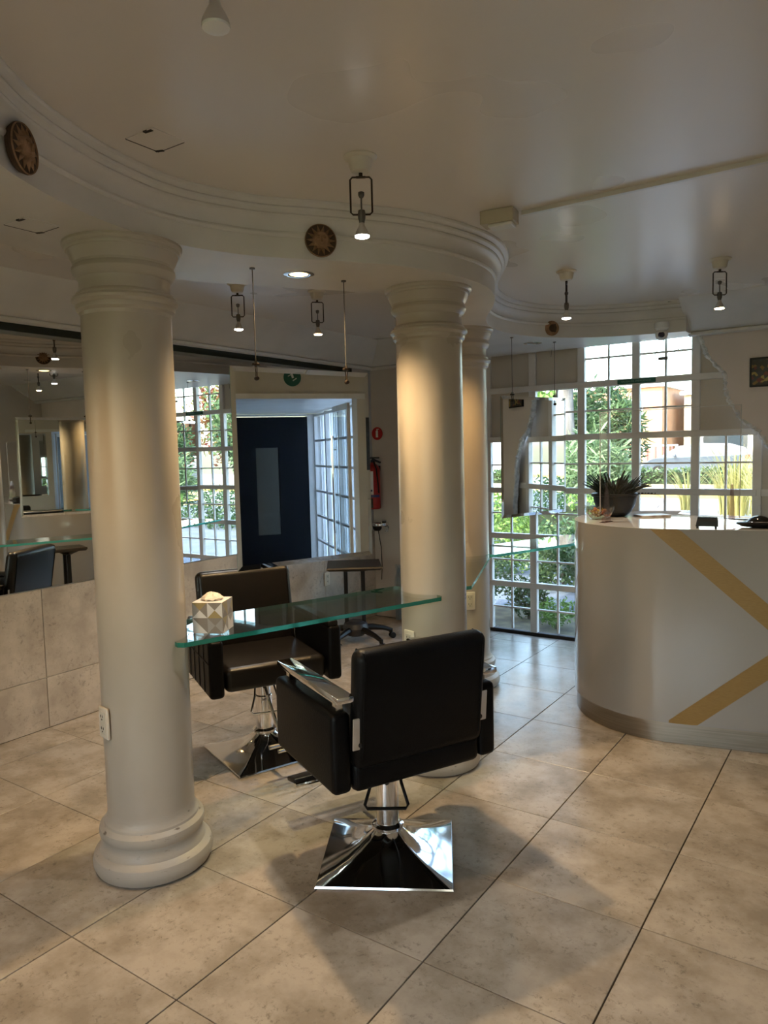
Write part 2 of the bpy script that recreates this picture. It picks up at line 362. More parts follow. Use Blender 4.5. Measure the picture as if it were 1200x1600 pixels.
# --- coved cornice along left wall, back wall and right part of back wall
def sweep(path, prof, closed_ends=True):
    """path 2-D points (walk so that 'room' is on the left); prof = (offset into room, z)"""
    P = [Vector(p) for p in path]; m = len(P); vs = []; fs = []
    for i in range(m):
        if i == 0: t = (P[1] - P[0]).normalized(); nrm = Vector((-t.y, t.x)); s = 1
        elif i == m - 1: t = (P[-1] - P[-2]).normalized(); nrm = Vector((-t.y, t.x)); s = 1
        else:
            a = (P[i] - P[i - 1]).normalized(); b = (P[i + 1] - P[i]).normalized()
            na = Vector((-a.y, a.x)); nb = Vector((-b.y, b.x)); nrm = (na + nb).normalized(); s = 1 / max(.35, nrm.dot(na))
        for o, z in prof: q = P[i] + nrm * o * s; vs.append((q.x, q.y, z))
    k = len(prof)
    for i in range(m - 1):
        for j in range(k - 1): fs.append((i * k + j, (i + 1) * k + j, (i + 1) * k + j + 1, i * k + j + 1))
    if closed_ends: fs.append(tuple(range(k))); fs.append(tuple((m - 1) * k + j for j in range(k - 1, -1, -1)))
    return vs, fs
covep = [(0, 2.50), (.01, 2.47), (.05, 2.462), (.075, 2.472), (.08, 2.488), (.07, 2.496), (.085, 2.502), (.10, 2.512), (.12, 2.53), (.20, 2.59), (.28, 2.652), (.325, 2.688), (.335, 2.6995), (.335, 2.72), (0, 2.72)]
vs, fs = sweep([(-3.0, YN), (XL, YN), (XL, YS)], covep)
link('trim_2', vs, fs, WHITE, kind='structure', smooth=True)['label'] = 'white coved cornice over the mirror wall'
covr = [(o * 1.25 + .06, z) for o, z in covep]
vs, fs = sweep([(XR, YN), (-1.245, YN)], covr)
link('trim_3', vs, fs, WHITE, kind='structure', smooth=True)['label'] = 'white coved cornice stub over the torn wall cladding'

# --- the S-curved beam carried by the columns
east = [(-.30, .20), (-.62, .42), (-1.0, .56), (-1.38, .66), (-1.68, .80), (-1.90, .965), (-2.045, 1.143), (-2.128, 1.283), (-2.191, 1.427), (-2.241, 1.576), (-2.272, 1.727), (-2.287, 1.879), (-2.26, 2.05), (-2.169, 2.271), (-2.05, 2.43), (-1.93, 2.59), (-1.80, 2.79), (-1.719, 3.018), (-1.682, 3.266), (-1.70, 3.473), (-1.773, 3.69), (-1.88, 3.89), (-2.00, 4.08), (-2.12, 4.28), (-2.205, 4.51), (-2.245, 4.78), (-2.21, 5.03), (-2.11, 5.25), (-1.95, 5.43), (-1.72, 5.57), (-1.423, 5.665), (-1.228, 5.71)]
west = [(-1.228, 6.01), (-3.05, 6.01), (-3.02, 5.6), (-2.95, 5.1), (-2.85, 4.7), (-2.66, 4.2), (-2.42, 3.85), (-2.28, 3.6), (-2.216, 3.287), (-2.293, 3.036), (-2.405, 2.882), (-2.563, 2.618), (-2.70, 2.4), (-2.765, 2.15), (-2.789, 1.819), (-2.776, 1.532), (-2.68, 1.2), (-2.45, .85), (-2.1, .55), (-1.6, .28), (-1.1, .12), (-.6, -.1), (-.42, -.2)]
E_ = smoothline(east, 5); W_ = [Vector(west[0])] + smoothline(west[1:], 5)
beam = MB().prism([tuple(p) for p in E_] + [tuple(p) for p in W_], ZS, ZC + .02, top=False, bottom=False)
# soffit and fascia as an n-gon
from mathutils.geometry import tessellate_polygon
pl_ = [Vector((p[0], p[1], ZS)) for p in list(E_) + list(W_)]
beam.add(pl_, [tuple(t) for t in tessellate_polygon([pl_])])
beamo = beam.build('trim_4', WHITE, smooth=True, kind='structure'); beamo['label'] = 'white S-curved plaster beam carried by the round columns'
corn = [(0, 2.566), (.008, 2.570), (.012, 2.577), (.009, 2.585), (.004, 2.588), (.006, 2.600), (.014, 2.618), (.028, 2.634), (.036, 2.638), (.040, 2.645), (.036, 2.652), (.040, 2.656), (.052, 2.662), (.056, 2.670), (.052, 2.677), (.058, 2.681), (.072, 2.688), (.076, 2.695), (.076, 2.71), (0, 2.71)]
vs, fs = sweep([tuple(p) for p in reversed(E_)], corn)
link('cornice', vs, fs, WHITE, beamo, smooth=True)
vs, fs = sweep([tuple(p) for p in reversed(W_[2:])], corn)
link('cornice', vs, fs, WHITE, beamo, smooth=True)
# broken plaster at the end of the cornice
bp_ = MB()
for k in range(9):
    x = -1.60 + k * .042; bp_.box((x, 5.60 + k * .006 + random.uniform(-.01, .01), 2.694), (.06, random.uniform(.01, .03), random.uniform(.008, .02)), rotz(random.uniform(-.3, .5)))
bp_.build('crack', DARK, beamo)

# --- mirror covering the left wall above the tiles
wm = empty('wall_mirror', (XL, 2.4, .88), label='wide frameless mirror covering the left wall above the stone tiles', cat='mirror')
MB().box((.008, .0, .76), (.006, 6.6, 1.52)).build('glass', MIRROR, wm)
MB().box((.012, .0, 1.565), (.016, 6.6, .045)).build('head_strip', DMIR, wm)
MB().box((.009, .0, 1.61), (.012, 6.6, .05)).build('upper_strip', pm('dark_timber', (.025, .022, .018), .6), wm)  # second dark strip framing the top of the mirror

# ================================================================== WINDOW WALL
w1 = empty('window_1', (0, YN, 0), kind='structure', label='white multi-pane grid window wall facing the street')
XM = [-3.43, -2.985, -2.555, -2.12, -1.672, -1.222, -.79]
ZM = [0.012, .445, .882, 1.293, 1.745, 2.176, 2.60]
board = {(0, 4), (1, 4), (0, 5), (1, 5), (2, 5), (1, 3), (5, 4), (5, 5)}
board = {(0, 4), (1, 4), (0, 5), (1, 5), (2, 5), (5, 4), (5, 5)}
for x in XM:
    MB().box((x, .02, 1.3), (.062, .05, 2.6), bev=.004, seg=1).build('mullion', FRAME, w1)
for z in ZM:
    MB().box(((XM[0] + XM[-1]) / 2, .017, z), (XM[-1] - XM[0], .052, .05 if z > .1 else .03), bev=.004, seg=1).build('transom', FRAME if z > .1 else DARK, w1)
pv = {}
for i in range(6):
    for j in range(6):
        xa, xb, za, zb = XM[i] + .031, XM[i + 1] - .031, ZM[j] + .025, ZM[j + 1] - .025
        cx, cz = (xa + xb) / 2, (za + zb) / 2
        if (i, j) in board:
            MB().box((cx, .03, cz), (xb - xa, .012, zb - za)).build('board', BEIGE, w1)
            s_ = MB()
            for sx in (-1, 1):
                for sz in (-1, 1):
                    s_.lathe([(.005, 0), (.004, .003)], 8, (cx + sx * (xb - xa) * .4, .023, cz + sz * (zb - za) * .38), 'Y')
            s_.build('screw', BRACK, w1)
            continue
        MB().box((cx, .028, cz), (.016, .022, zb - za)).build('glazing_bar', FRAME, w1)
        MB().box((cx, .028, cz), (xb - xa, .020, .014)).build('glazing_bar', FRAME, w1)
        for sx in (0, 1):
            for sz in (0, 1):
                w_, h_ = (xb - xa) / 2 - .008, (zb - za) / 2 - .007
                MB().box((xa + w_ / 2 + sx * (w_ + .016), .03, za + h_ / 2 + sz * (h_ + .014)), (w_, .004, h_)).build('pane', PANE, w1)
# window right of the last mullion, a fixed board behind the cladding
MB().box((-.5, .03, .9), (.52, .012, 1.75)).build('board', BEIGE, w1)
MB().box((-.5, .017, 1.293), (.52, .04, .05)).build('transom', FRAME, w1)

# ================================================================== COLUMNS
cap = [(.170, 2.205), (.173, 2.218), (.184, 2.228), (.186, 2.238), (.186, 2.246), (.190, 2.250), (.198, 2.258), (.199, 2.268), (.194, 2.276), (.184, 2.280), (.184, 2.286), (.180, 2.292), (.171, 2.298), (.169, 2.31), (.169, 2.335), (.171, 2.345), (.178, 2.350), (.188, 2.362), (.193, 2.375), (.191, 2.388), (.187, 2.394), (.187, 2.404), (.190, 2.409), (.198, 2.425), (.204, 2.44), (.206, 2.446), (.211, 2.448), (.213, 2.455), (.213, 2.460), (.219, 2.464), (.223, 2.472), (.223, 2.482)]
bas = [(.215, 0), (.228, .008), (.237, .028), (.238, .048), (.232, .070), (.219, .083), (.210, .088), (.208, .098), (.203, .108), (.198, .125), (.199, .14), (.206, .150), (.209, .165), (.206, .182), (.195, .192), (.188, .196), (.186, .205), (.178, .215), (.1735, .232), (.172, .25)]
def column(x, y, label, foot=0):
    c = empty('column', (x, y, 0), label=label, cat='column', group='round white columns under the curved beam')
    MB().lathe([(.172, .25), (.1725, .8), (.171, 1.5), (.1695, 2.205)], 64, caps=False).build('shaft', COLM, c, True)
    MB().lathe(cap, 64).build('capital', COLM, c, True)
    MB().lathe([(r + .0, z) for r, z in bas], 64).build('base', SCUFF if foot else COLM, c, True)
    return c
C1 = (-2.476, 1.854); C2 = (-1.963, 3.303); C3 = (-2.445, 4.55)
column(*C1, 'nearest round white column with an electrical outlet low on its shaft and a scuffed base', 1)
column(*C2, 'middle round white column behind the black chair, at the far end of the long glass shelf', 1)
column(*C3, 'farthest round white column, partly hidden, beside the window wall', 1)

# ================================================================== outlets
def outlet(loc, rz, label, vertical=True, name='power_outlet', scale=1.0):
    o = empty(name, loc, rz, label, 'outlet')
    w, h = (.075 * scale, .125 * scale) if vertical else (.125 * scale, .075 * scale)
    MB().box((0, -.004, 0), (w, .012, h), bev=.012, seg=3).build('plate', OUTL, o, True)
    MB().box((0, -.011, 0), (w * .56, .004, h * .72), bev=.002).build('insert', CREAM, o)
    for q in (-1, 1):
        s_ = MB()
        for sx in (-1, 1): s_.box((sx * .008, -.0135, q * .024 * scale + .004), (.0025, .002, .010))
        s_.box((0, -.0135, q * .024 * scale - .009), (.005, .002, .005))
        s_.build('socket', DARK, o)
    return o
def on_col(c, deg, z): a = math.radians(deg); return (c[0] + .1765 * math.cos(a), c[1] + .1765 * math.sin(a), z), a + PI / 2
l_, r_ = on_col(C1, -100, .63); outlet(l_, r_, 'cream double outlet plate low on the nearest column')
l_, r_ = on_col(C3, -52, .63); outlet(l_, r_, 'cream outlet plate on the farthest column below the glass shelf')
l_, r_ = on_col(C2, -105, .68); outlet(l_, r_, 'cream outlet plate on the middle column just above the black chair back')
outlet((XL + .011, 5.235, .50), PI / 2, 'cream outlet plate on the wall tiles left of the black side table')

# ================================================================== GLASS SHELVES
def shelf(a, b, wdt, t0, t1, z, label, edge, off=0):
    A = Vector(a); B = Vector(b); d = (B - A).normalized(); nrm = Vector((d.y, -d.x)); L_ = (B - A).length
    o = empty('glass_shelf', (A.x, A.y, z), math.atan2(d.y, d.x), label, 'shelf')
    # local x along the shelf, local y to the left; pane with chamfered corner ends
    h = wdt / 2; th = .019
    poly = [(t0 + .02, -h + off), (t1 - .02, -h + off), (t1, -h + .02 + off), (t1, h - .02 + off), (t1 - .02, h + off), (t0 + .02, h + off), (t0, h - .02 + off), (t0, -h + .02 + off)]
    v = [(x, y, th / 2) for x, y in poly] + [(x, y, -th / 2) for x, y in poly]
    link('top', v, [tuple(range(8)), tuple(range(15, 7, -1))], SHELF, o)
    MB().prism([(x * 1.0, y) for x, y in poly], -th / 2, th / 2, False, False).build('polished_edge', edge, o)
    return o
shelf(C1, C2, .40, .075, 1.44, .925, 'long green-edged glass shelf between the nearest and middle columns', EDGE, 0)
shelf(C2, C3, .38, .08, 1.27, .925, 'glass shelf between the middle and farthest columns, seen edge-on', EDGEB)
shelf(C3, (C3[0] + .46, C3[1] + 1.33), .40, .08, 1.36, .925, 'bright turquoise-edged glass shelf running from the farthest column to the windows', EDGEB, 0)

# ================================================================== HANGING MIRRORS
def hang_mirror(cx, cy, ang, label):
    """ang = direction of the glass; local x along it; -y faces the room"""
    o = empty('hanging_mirror', (cx, cy, 1.15), ang, label, 'mirror', 'frameless mirrors hung on steel cables')
    w, h, b, t = .73, .90, .022, .003
    for s in (-1, 1):
        y0, y1 = s * .0035, s * .001
        v = [(-w / 2, y1, 0), (w / 2, y1, 0), (w / 2, y1, h), (-w / 2, y1, h), (-w / 2 + b, y0, b), (w / 2 - b, y0, b), (w / 2 - b, y0, h - b), (-w / 2 + b, y0, h - b)]
        f = [(4, 5, 6, 7), (0, 1, 5, 4), (1, 2, 6, 5), (2, 3, 7, 6), (3, 0, 4, 7)]
        if s > 0: f = [tuple(reversed(q)) for q in f]
        link('glass', v, f, MIRROR, o)
    MB().box((0, 0, h / 2), (w, .0018, h)).build('rim', EDGEB, o)
    for sx in (-1, 1):
        x = sx * .2385
        MB().tube([(x, 0, h + .0), (x, 0, ZS - 1.15)], .0022, 6).lathe([(.012, 0), (.012, .006)], 12, (x, 0, ZS - 1.157)).build('cable', WIRE, o)
        MB().tube([(x, -.008, h + .03), (x, -.010, h - .045)], .0025, 6).tube([(x, .008, h + .03), (x, .010, h - .045)], .0025, 6).box((x, 0, h + .012), (.03, .02, .012), bev=.003).lathe([(.008, -.014), (.010, -.006), (.010, .014)], 12, (x, 0, h - .05), 'Y').build('clip', BRONZE, o, True)
    return o
A1 = math.atan2(.690, .243)
hang_mirror(-2.2365, 2.6225, A1, 'hanging mirror between the nearest and middle columns, reflecting a black door')
hang_mirror(-2.226, 5.292, math.atan2(.947, .32), 'hanging mirror in front of the window wall at the right, reflecting panes')
a3 = math.atan2(C3[1] - C2[1], C3[0] - C2[0])
hang_mirror(C2[0] + .67 * math.cos(a3), C2[1] + .67 * math.sin(a3), a3, 'hanging mirror behind the middle column, seen only in the wall mirror')

# ================================================================== SALON CHAIRS
def rbox(mb, c, d, bev, seg=4, rot=None): return mb.box(c, d, rot, bev, seg)
def salon_chair(loc, face, base_ang, label, chrome_arms=True, quilted=False, hs=0.0, back_top=.97, recl=.0, lev=-30, foot=0, fw=.24):
    """local +x = facing direction, y = sideways"""
    o = empty('salon_chair', (*loc, 0), face, label, 'chair', 'black hydraulic salon chairs')
    # pyramid foot: square flaring up to a round neck
    n = 64; rings = [(0, .262, 0), (.006, .265, 0), (.013, .262, 0), (.016, .250, 0.02), (.028, .205, .10), (.045, .160, .25), (.066, .118, .45), (.09, .086, .7), (.112, .064, .9), (.130, .052, 1.0)]
    vs = []; fs = []
    for z, r, k in rings:
        for q in range(n):
            a = 2 * PI * q / n + PI / 4 * 0
            c_, s_ = math.cos(a), math.sin(a); m_ = max(abs(c_), abs(s_)); rs = r / m_
            # keep a crisp ridge toward the corners
            rad = rs * (1 - k) + r * k
            vs.append(rotz(base_ang - face) @ Vector((rad * c_, rad * s_, z)))
    for i in range(len(rings) - 1):
        for q in range(n): q2 = (q + 1) % n; fs.append((i * n + q, i * n + q2, (i + 1) * n + q2, (i + 1) * n + q))
    fs.append(tuple(range(n - 1, -1, -1))); fs.append(tuple((len(rings) - 1) * n + q for q in range(n)))
    link('base', vs, fs, CHROME, o, True)
    MB().lathe([(.062, .118), (.066, .124), (.066, .134), (.058, .140), (.047, .143), (.047, .325), (.045, .328), (.040, .33), (.040, .44)], 32).build('column', CHROME, o, True)
    MB().box((0, 0, .435), (.30, .30, .03), bev=.006).build('seat_plate', BPLAS, o)
    # pump lever: a bent loop behind the post
    lp = [(-.03, -.045, .42), (-.10, -.06, .35), (-.15, -.085, .285), (-.155, -.075, .272), (-.155, .075, .272), (-.15, .085, .285), (-.10, .06, .35), (-.03, .045, .42)]
    MB().tube([rotz(math.radians(lev)) @ V(p) for p in lp], .0065, 8).build('pump_lever', BPLAS if chrome_arms else CHROME, o, True)
    # seat
    q = MB(); rbox(q, (.02, 0, .515), (.52, .555, .13), .035); q.build('seat', SEAT if not chrome_arms else BLACK, o, True)
    q = MB(); rbox(q, (-.235, 0, .49), (.07, .56, .115), .03); q.build('seat_roll', BLACK, o, True)
    # backrest
    R = Matrix.Rotation(-math.radians(6 + recl), 3, 'Y')
    hgt = back_top - .52
    q = MB(); rbox(q, (-.245 - hgt / 2 * math.sin(math.radians(6 + recl)), 0, .52 + hgt / 2), (.085, .565, hgt), .038, 5, R); bk = q.build('backrest', BLACK if chrome_arms else SEAT, o, True)
    # piping seams on the backrest edges
    for s in (-1, 1):
        y = s * .255; c0 = Vector((-.245 - hgt / 2 * math.sin(math.radians(6 + recl)), 0, .52 + hgt / 2))
        pts = [c0 + R @ Vector((-.041, y, -hgt / 2 + .05)), c0 + R @ Vector((-.043, y, hgt / 2 - .045)), c0 + R @ Vector((-.03, y, hgt / 2 - .008)), c0 + R @ Vector((.03, y, hgt / 2 - .008)), c0 + R @ Vector((.043, y, hgt / 2 - .045)), c0 + R @ Vector((.041, y, -hgt / 2 + .05))]
        MB().tube(pts, .0035, 6).build('piping', BLACK, bk, True)
    # arms
    for s in (-1, 1):
        q = MB(); y = s * .3225
        rbox(q, (.015, y, .59 + hs), (.56, .078, .30), .022)
        ap = q.build('arm_panel', BLACK, o, True)
        if quilted:
            st = MB(); yo = s * .3635
            for k in range(1, 5): st.box((-.265 + k * .112, yo, .59), (.006, .004, .27))
            st.box((.015, yo, .62), (.54, .004, .006))
            st.build('seam', DARK, ap)
        if chrome_arms:
            MB().box((.0, s * .315, .795 + hs), (.58, .070, .024), bev=.004).box((-.22, s * .315, .765 + hs), (.03, .03, .05)).box((.22, s * .315, .765 + hs), (.03, .03, .05)).build('armrest', CHROME, o, True)
        else:
            MB().box((.01, s * .315, .752 + hs), (.56, .062, .03), bev=.010).build('armrest', SEAT, o, True)
        b_ = MB()
        b_.box((-.292, s * .268, .665), (.006, .052, .12), Matrix.Rotation(-math.radians(5), 3, 'Y'), .004)
        br = b_.build('bracket', BRACK, o)
        for zz in (-.042, .042): MB().lathe([(.010, 0), (.010, .004), (.006, .008)], 12, (-.2945, s * .262, .665 + zz), 'X', rot=None).build('bolt', DARK, br)
    # footrest: two arms, T bar and a padded step
    FR = rotz(math.radians(foot)); fk = fw / .24
    f = MB().tube([(.18, -.07, .44), (.30, -.07, .30), (.40, -.07, .20)], .010, 8).tube([(.18, .07, .44), (.30, .07, .30), (.40, .07, .20)], .010, 8)
    f.v = [FR @ p for p in f.v]; f.build('footrest_bracket', CHROME, o, True)
    MB().tube([FR @ V((.41, -fw, .19)), FR @ V((.41, fw, .19))], .012, 10).tube([FR @ V((.47, -fw * .85, .185)), FR @ V((.47, fw * .85, .185))], .010, 10).build('footrest_bar', CHROME, o, True)
    if chrome_arms: MB().box(FR @ V((.44, 0, .205)), (.09, fw * 2.08, .022), FR @ Matrix.Rotation(math.radians(12), 3, 'Y'), .008, 3).build('footrest', BPLAS, o, True)
    return o
salon_chair((-1.665, 2.395), math.atan2(.443, -.896), math.radians(30), 'black salon chair in the foreground seen from behind, with chrome armrest and back brackets')
salon_chair((-2.85, 2.91), math.radians(-29), math.radians(-21.6), 'black salon chair beyond the glass shelf facing the camera, with quilted side panel', chrome_arms=False, quilted=True, hs=-.005, back_top=1.0, recl=4, lev=170, foot=6, fw=.15)

# ================================================================== TISSUE BOX
tbx = empty('tissue_box', (-2.315, 2.085, .9355), math.radians(27), 'small cube tissue box with grey, white and gold triangle print on the glass shelf', 'tissue box')
q = MB(); s_ = .128; rnd = random.Random(3)
mats_t = [pm('print_grey', (.30, .28, .26), .5), pm('print_white', (.62, .60, .58), .5), pm('print_gold', (.32, .24, .10), .35), pm('print_taupe', (.22, .19, .16), .5)]
def triface(o0, ux, uz, n=3):
    for i in range(n):
        for j in range(n):
            a = o0 + ux * (i / n) + uz * (j / n); b = a + ux / n; c = b + uz / n; d = a + uz / n
            m_ = (a + c) / 2
            for p1, p2 in ((a, b), (b, c), (c, d), (d, a)):
                q.cur = rnd.choice([0, 1, 1, 2, 3, 0]); q.add([p1, p2, m_], [(0, 1, 2)])
h_ = s_ / 2
triface(V((-h_, -h_, 0)), V((s_, 0, 0)), V((0, 0, s_)), 2); triface(V((h_, -h_, 0)), V((0, s_, 0)), V((0, 0, s_)), 2)
triface(V((h_, h_, 0)), V((-s_, 0, 0)), V((0, 0, s_)), 2); triface(V((-h_, h_, 0)), V((0, -s_, 0)), V((0, 0, s_)), 2)
q.cur = 1; q.add([V((-h_, -h_, s_)), V((h_, -h_, s_)), V((h_, h_, s_)), V((-h_, h_, s_))], [(0, 1, 2, 3)])
q.cur = 0; q.add([V((-h_, -h_, 0)), V((-h_, h_, 0)), V((h_, h_, 0)), V((h_, -h_, 0))], [(0, 1, 2, 3)])
q.build('carton', None, tbx, mats=mats_t)
tis = MB(); pr = []
for k, (r, z) in enumerate([(.036, 0), (.04, .006), (.034, .014), (.028, .020), (.018, .027), (.008, .030)]): pr.append((r, z))
tis.lathe(pr, 20)
for v in tis.v: v.x *= 1.15; v.x += random.uniform(-.004, .004); v.y += random.uniform(-.004, .004); v.z += s_ + random.uniform(-.002, .005)
tis.build('tissue', noisy(pm('tissue_paper', (.70, .60, .48), .8), (.6, .5, .4), (.75, .66, .54), 60), tbx, True)

# ================================================================== RECEPTION COUNTER
CC = Vector((-1.078, 4.747)); CR = .60; fd = Vector((.9755, .2199)); bn = Vector((-.2199, .9755))
P0 = CC - bn * CR        # tangent point of front face
LEN = 2.15; ZT = 1.205
def outer(r, n0=40):
    """perimeter from the right end of the front, along the front, round the end, to the back"""
    pts = []
    p = CC - bn * r
    pts.append(p + fd * LEN)
    a0 = math.atan2(-bn.y, -bn.x)
    for k in range(n0 + 1): a = a0 - PI * k / n0; pts.append(CC + Vector((math.cos(a), math.sin(a))) * r)
    return pts
ct = empty('reception_counter', (CC.x, CC.y, 0), 0, 'glossy white reception counter with rounded end, gold diagonal stripes and steel plinth', 'counter')
def rel(p): return (p[0] - CC.x, p[1] - CC.y)
def ring_poly(r, depth=.46):
    o = outer(r); ins = [CC + bn * (r - .01) * .62 + fd * .02, CC + bn * (-r + depth) + fd * .42, CC - bn * (r - depth) + fd * LEN]
    return [rel(p) for p in o] + [rel(CC + bn * r + fd * .05)] + [rel(p) for p in ins]
def capped(mb, poly, z0, z1):
    bm = bmesh.new(); a = [bm.verts.new((x, y, z1)) for x, y in poly]; f = bm.faces.new(a); bmesh.ops.triangulate(bm, faces=[f]); bm.verts.index_update()
    v = [w.co.copy() for w in bm.verts]; fs = [[w.index for w in f.verts] for f in bm.faces]; bm.free()
    mb.add(v, fs); mb.add([(p.x, p.y, z0) for p in v], [tuple(reversed(f)) for f in fs]); mb.prism(poly, z0, z1, False, False); return mb
capped(MB(), ring_poly(CR), .118, ZT - .002).build('body', LAM, ct, True)
capped(MB(), ring_poly(CR + .001), ZT - .002, ZT + .0).build('top', noisy(pm('white_top', (.66, .66, .66), .05), (.65, .65, .65), (.67, .67, .67), 3), ct)
capped(MB(), ring_poly(CR - .014), 0.001, .118).build('plinth', BRUSH, ct, True)
# staff desk behind the ledge
MB().prism([rel(CC - bn * .12 + fd * .5), rel(CC - bn * .12 + fd * LEN), rel(CC + bn * .45 + fd * LEN), rel(CC + bn * .45 + fd * .5)], .72, .75).build('desk', LAM, ct)
def cpt(s, z, r):
    if s >= 0: p = CC - bn * r + fd * s
    else:
        a = math.atan2(-bn.y, -bn.x) + s / CR; p = CC + Vector((math.cos(a), math.sin(a))) * r
    return Vector((p.x - CC.x, p.y - CC.y, z))
def band(zc_of, s0, s1, hw):
    vs = []; fs = []; m = 60; r = CR + .0022
    for k in range(m + 1):
        s = s0 + (s1 - s0) * k / m; zc = zc_of(s)
        a, b = min(zc + hw, ZT - .001), min(zc - hw, ZT - .001); a, b = max(a, .119), max(b, .119)
        vs += [cpt(s, a, r), cpt(s, b, r)]
    for k in range(m): fs.append((2 * k, 2 * k + 1, 2 * k + 3, 2 * k + 2))
    return vs, fs
S0 = .622; Z0 = .605
vs, fs = band(lambda s: Z0 - .89 * (s - S0), -.15, 1.25, .068); link('stripe', vs, fs, GOLD, ct)
vs, fs = band(lambda s: Z0 + .84 * (s - S0), -.02, 1.45, .068); link('stripe', vs, fs, GOLD, ct)

# acrylic sneeze guard on the counter
gx, gy = (-1.035, 4.339); ga = math.atan2(4.284 - 4.396, .708)
ag = empty('acrylic_screen', (gx, gy, ZT), ga, 'clear acrylic screen standing on the reception counter', 'screen')
MB().box((0, 0, .36), (.80, .004, .60)).build('panel', ACRYL, ag)
MB().box((0, 0, .66), (.80, .005, .003)).box((.40, 0, .36), (.003, .005, .60)).box((-.40, 0, .36), (.003, .005, .60)).build('panel_edge', pm('acrylic_edge', (.6, .6, .58), .2), ag)
PINK = glass_mat('acrylic_foot', (.83, .74, .74), 1.5)
for sx in (-.36, .36):
    v = [(sx - .003, -.055, 0), (sx - .003, .055, 0), (sx - .003, .012, .24), (sx - .003, -.012, .24), (sx + .003, -.055, 0), (sx + .003, .055, 0), (sx + .003, .012, .24), (sx + .003, -.012, .24)]
    link('foot', v, [(0, 1, 2, 3), (7, 6, 5, 4), (0, 4, 5, 1), (1, 5, 6, 2), (2, 6, 7, 3), (3, 7, 4, 0)], PINK, ag)
    MB().box((sx, -.0, .002), (.035, .11, .003)).build('foot_plate', PINK, ag)

# potted plant
pt = empty('potted_plant', (-1.462, 4.80, ZT), 0, 'dark bowl pot with a bushy dark green succulent on the counter', 'plant')
MB().lathe([(.055, 0), (.075, .006), (.10, .03), (.122, .065), (.133, .10), (.137, .135), (.148, .138), (.15, .148), (.144, .152), (.132, .148), (.125, .12)], 40, caps=False).lathe([(.0, .001), (.055, 0)], 40, caps=False).build('pot', pm('grey_ceramic', (.007, .009, .012), .4, Specular_IOR_Level=.25), pt, True)
MB().lathe([(.0, .128), (.13, .128)], 24, caps=False).build('soil', pm('soil', (.03, .02, .012), .9), pt)
PLANT = leafmat('succulent_leaf', (.003, .009, .005), (.008, .022, .011))
rnd = random.Random(11)
lf = MB()
for k in range(120):
    a = rnd.uniform(0, 2 * PI); r0 = rnd.uniform(0, .09); base = V((r0 * math.cos(a), r0 * math.sin(a), .13)); out = rnd.uniform(.2, 1.25); ln = rnd.uniform(.09, .185)
    d = V((math.cos(a) * out, math.sin(a) * out, 1)).normalized(); pts = []; rad = []
    for t in range(6):
        u = t / 5; pts.append(base + d * ln * u + V((math.cos(a), math.sin(a), 0)) * .03 * u * u - V((0, 0, .02 * u * u * out))); rad.append(max(.0015, .009 * math.sin(PI * (.12 + .8 * u)) + .001))
    lf.tube(pts, rad, 5, flat=.45)
lf.tube([(.05, -.02, .15), (.12, -.03, .17), (.19, -.03, .20), (.24, -.03, .20)], [.004, .006, .012, .003], 5)
lf.build('leaf', PLANT, pt, True, kind='stuff')
st = MB().tube([(.08, .0, .14), (.20, .02, .15), (.27, .03, .14), (.30, .03, .10), (.26, .03, .06)], .0018, 5)
for k in range(6): st.box((.15 + k * .02, .015, .152), (.012, .008, .008), rotz(k))
st.build('dry_stem', BRONZE, pt)
# candy bowl
cb = empty('candy_bowl', (-1.49, 4.565, ZT), .3, 'faceted clear glass bowl of wrapped sweets in front of the dark plant pot', 'bowl')
pr = [(.045, 0), (.06, .012), (.078, .035), (.092, .062)]
gl = MB(); nn = 12
vs = []; fs = []
for i, (r, z) in enumerate(pr):
    for k in range(nn):
        a = 2 * PI * k / nn; zz = z + (.028 * (k % 2) if i == 3 else 0); rr = r + (.012 * (k % 2) if i == 3 else 0); vs.append((rr * math.cos(a), rr * math.sin(a), zz))
for i in range(3):
    for k in range(nn): k2 = (k + 1) % nn; fs.append((i * nn + k, i * nn + k2, (i + 1) * nn + k2, (i + 1) * nn + k))
fs.append(tuple(range(nn)))
link('bowl', vs, fs, glass_mat('bowl_glass', (.80, .78, .72), 2.0), cb)
wr_ = [pm('wrap_yellow', (.45, .28, .01), .3), pm('wrap_orange', (.40, .11, .01), .3), pm('wrap_black', (.03, .025, .02), .3), TINF]
for k in range(22):
    a = rnd.uniform(0, 2 * PI); r0 = rnd.uniform(0, .055); z = .018 + .042 * rnd.random() + .012 * (1 - r0 / .06)
    w = MB().lathe([(.002, -.022), (.010, -.018), (.004, -.012), (.010, -.006), (.011, .006), (.004, .012), (.010, .018), (.002, .022)], 8)
    o = w.build('sweet', wr_[k % 4], None, True); o.location = (-1.49 + r0 * math.cos(a), 4.565 + r0 * math.sin(a), ZT + z); o.rotation_euler = (rnd.uniform(0, 3), rnd.uniform(0, 3), rnd.uniform(0, 3))
    nm_ = ('yellow', 'orange', 'black', 'silver foil')[k % 4]
    tag(o, 'small wrapped sweet in %s paper in the glass bowl on the counter' % nm_, 'candy', 'wrapped sweets in the glass bowl, ' + nm_)
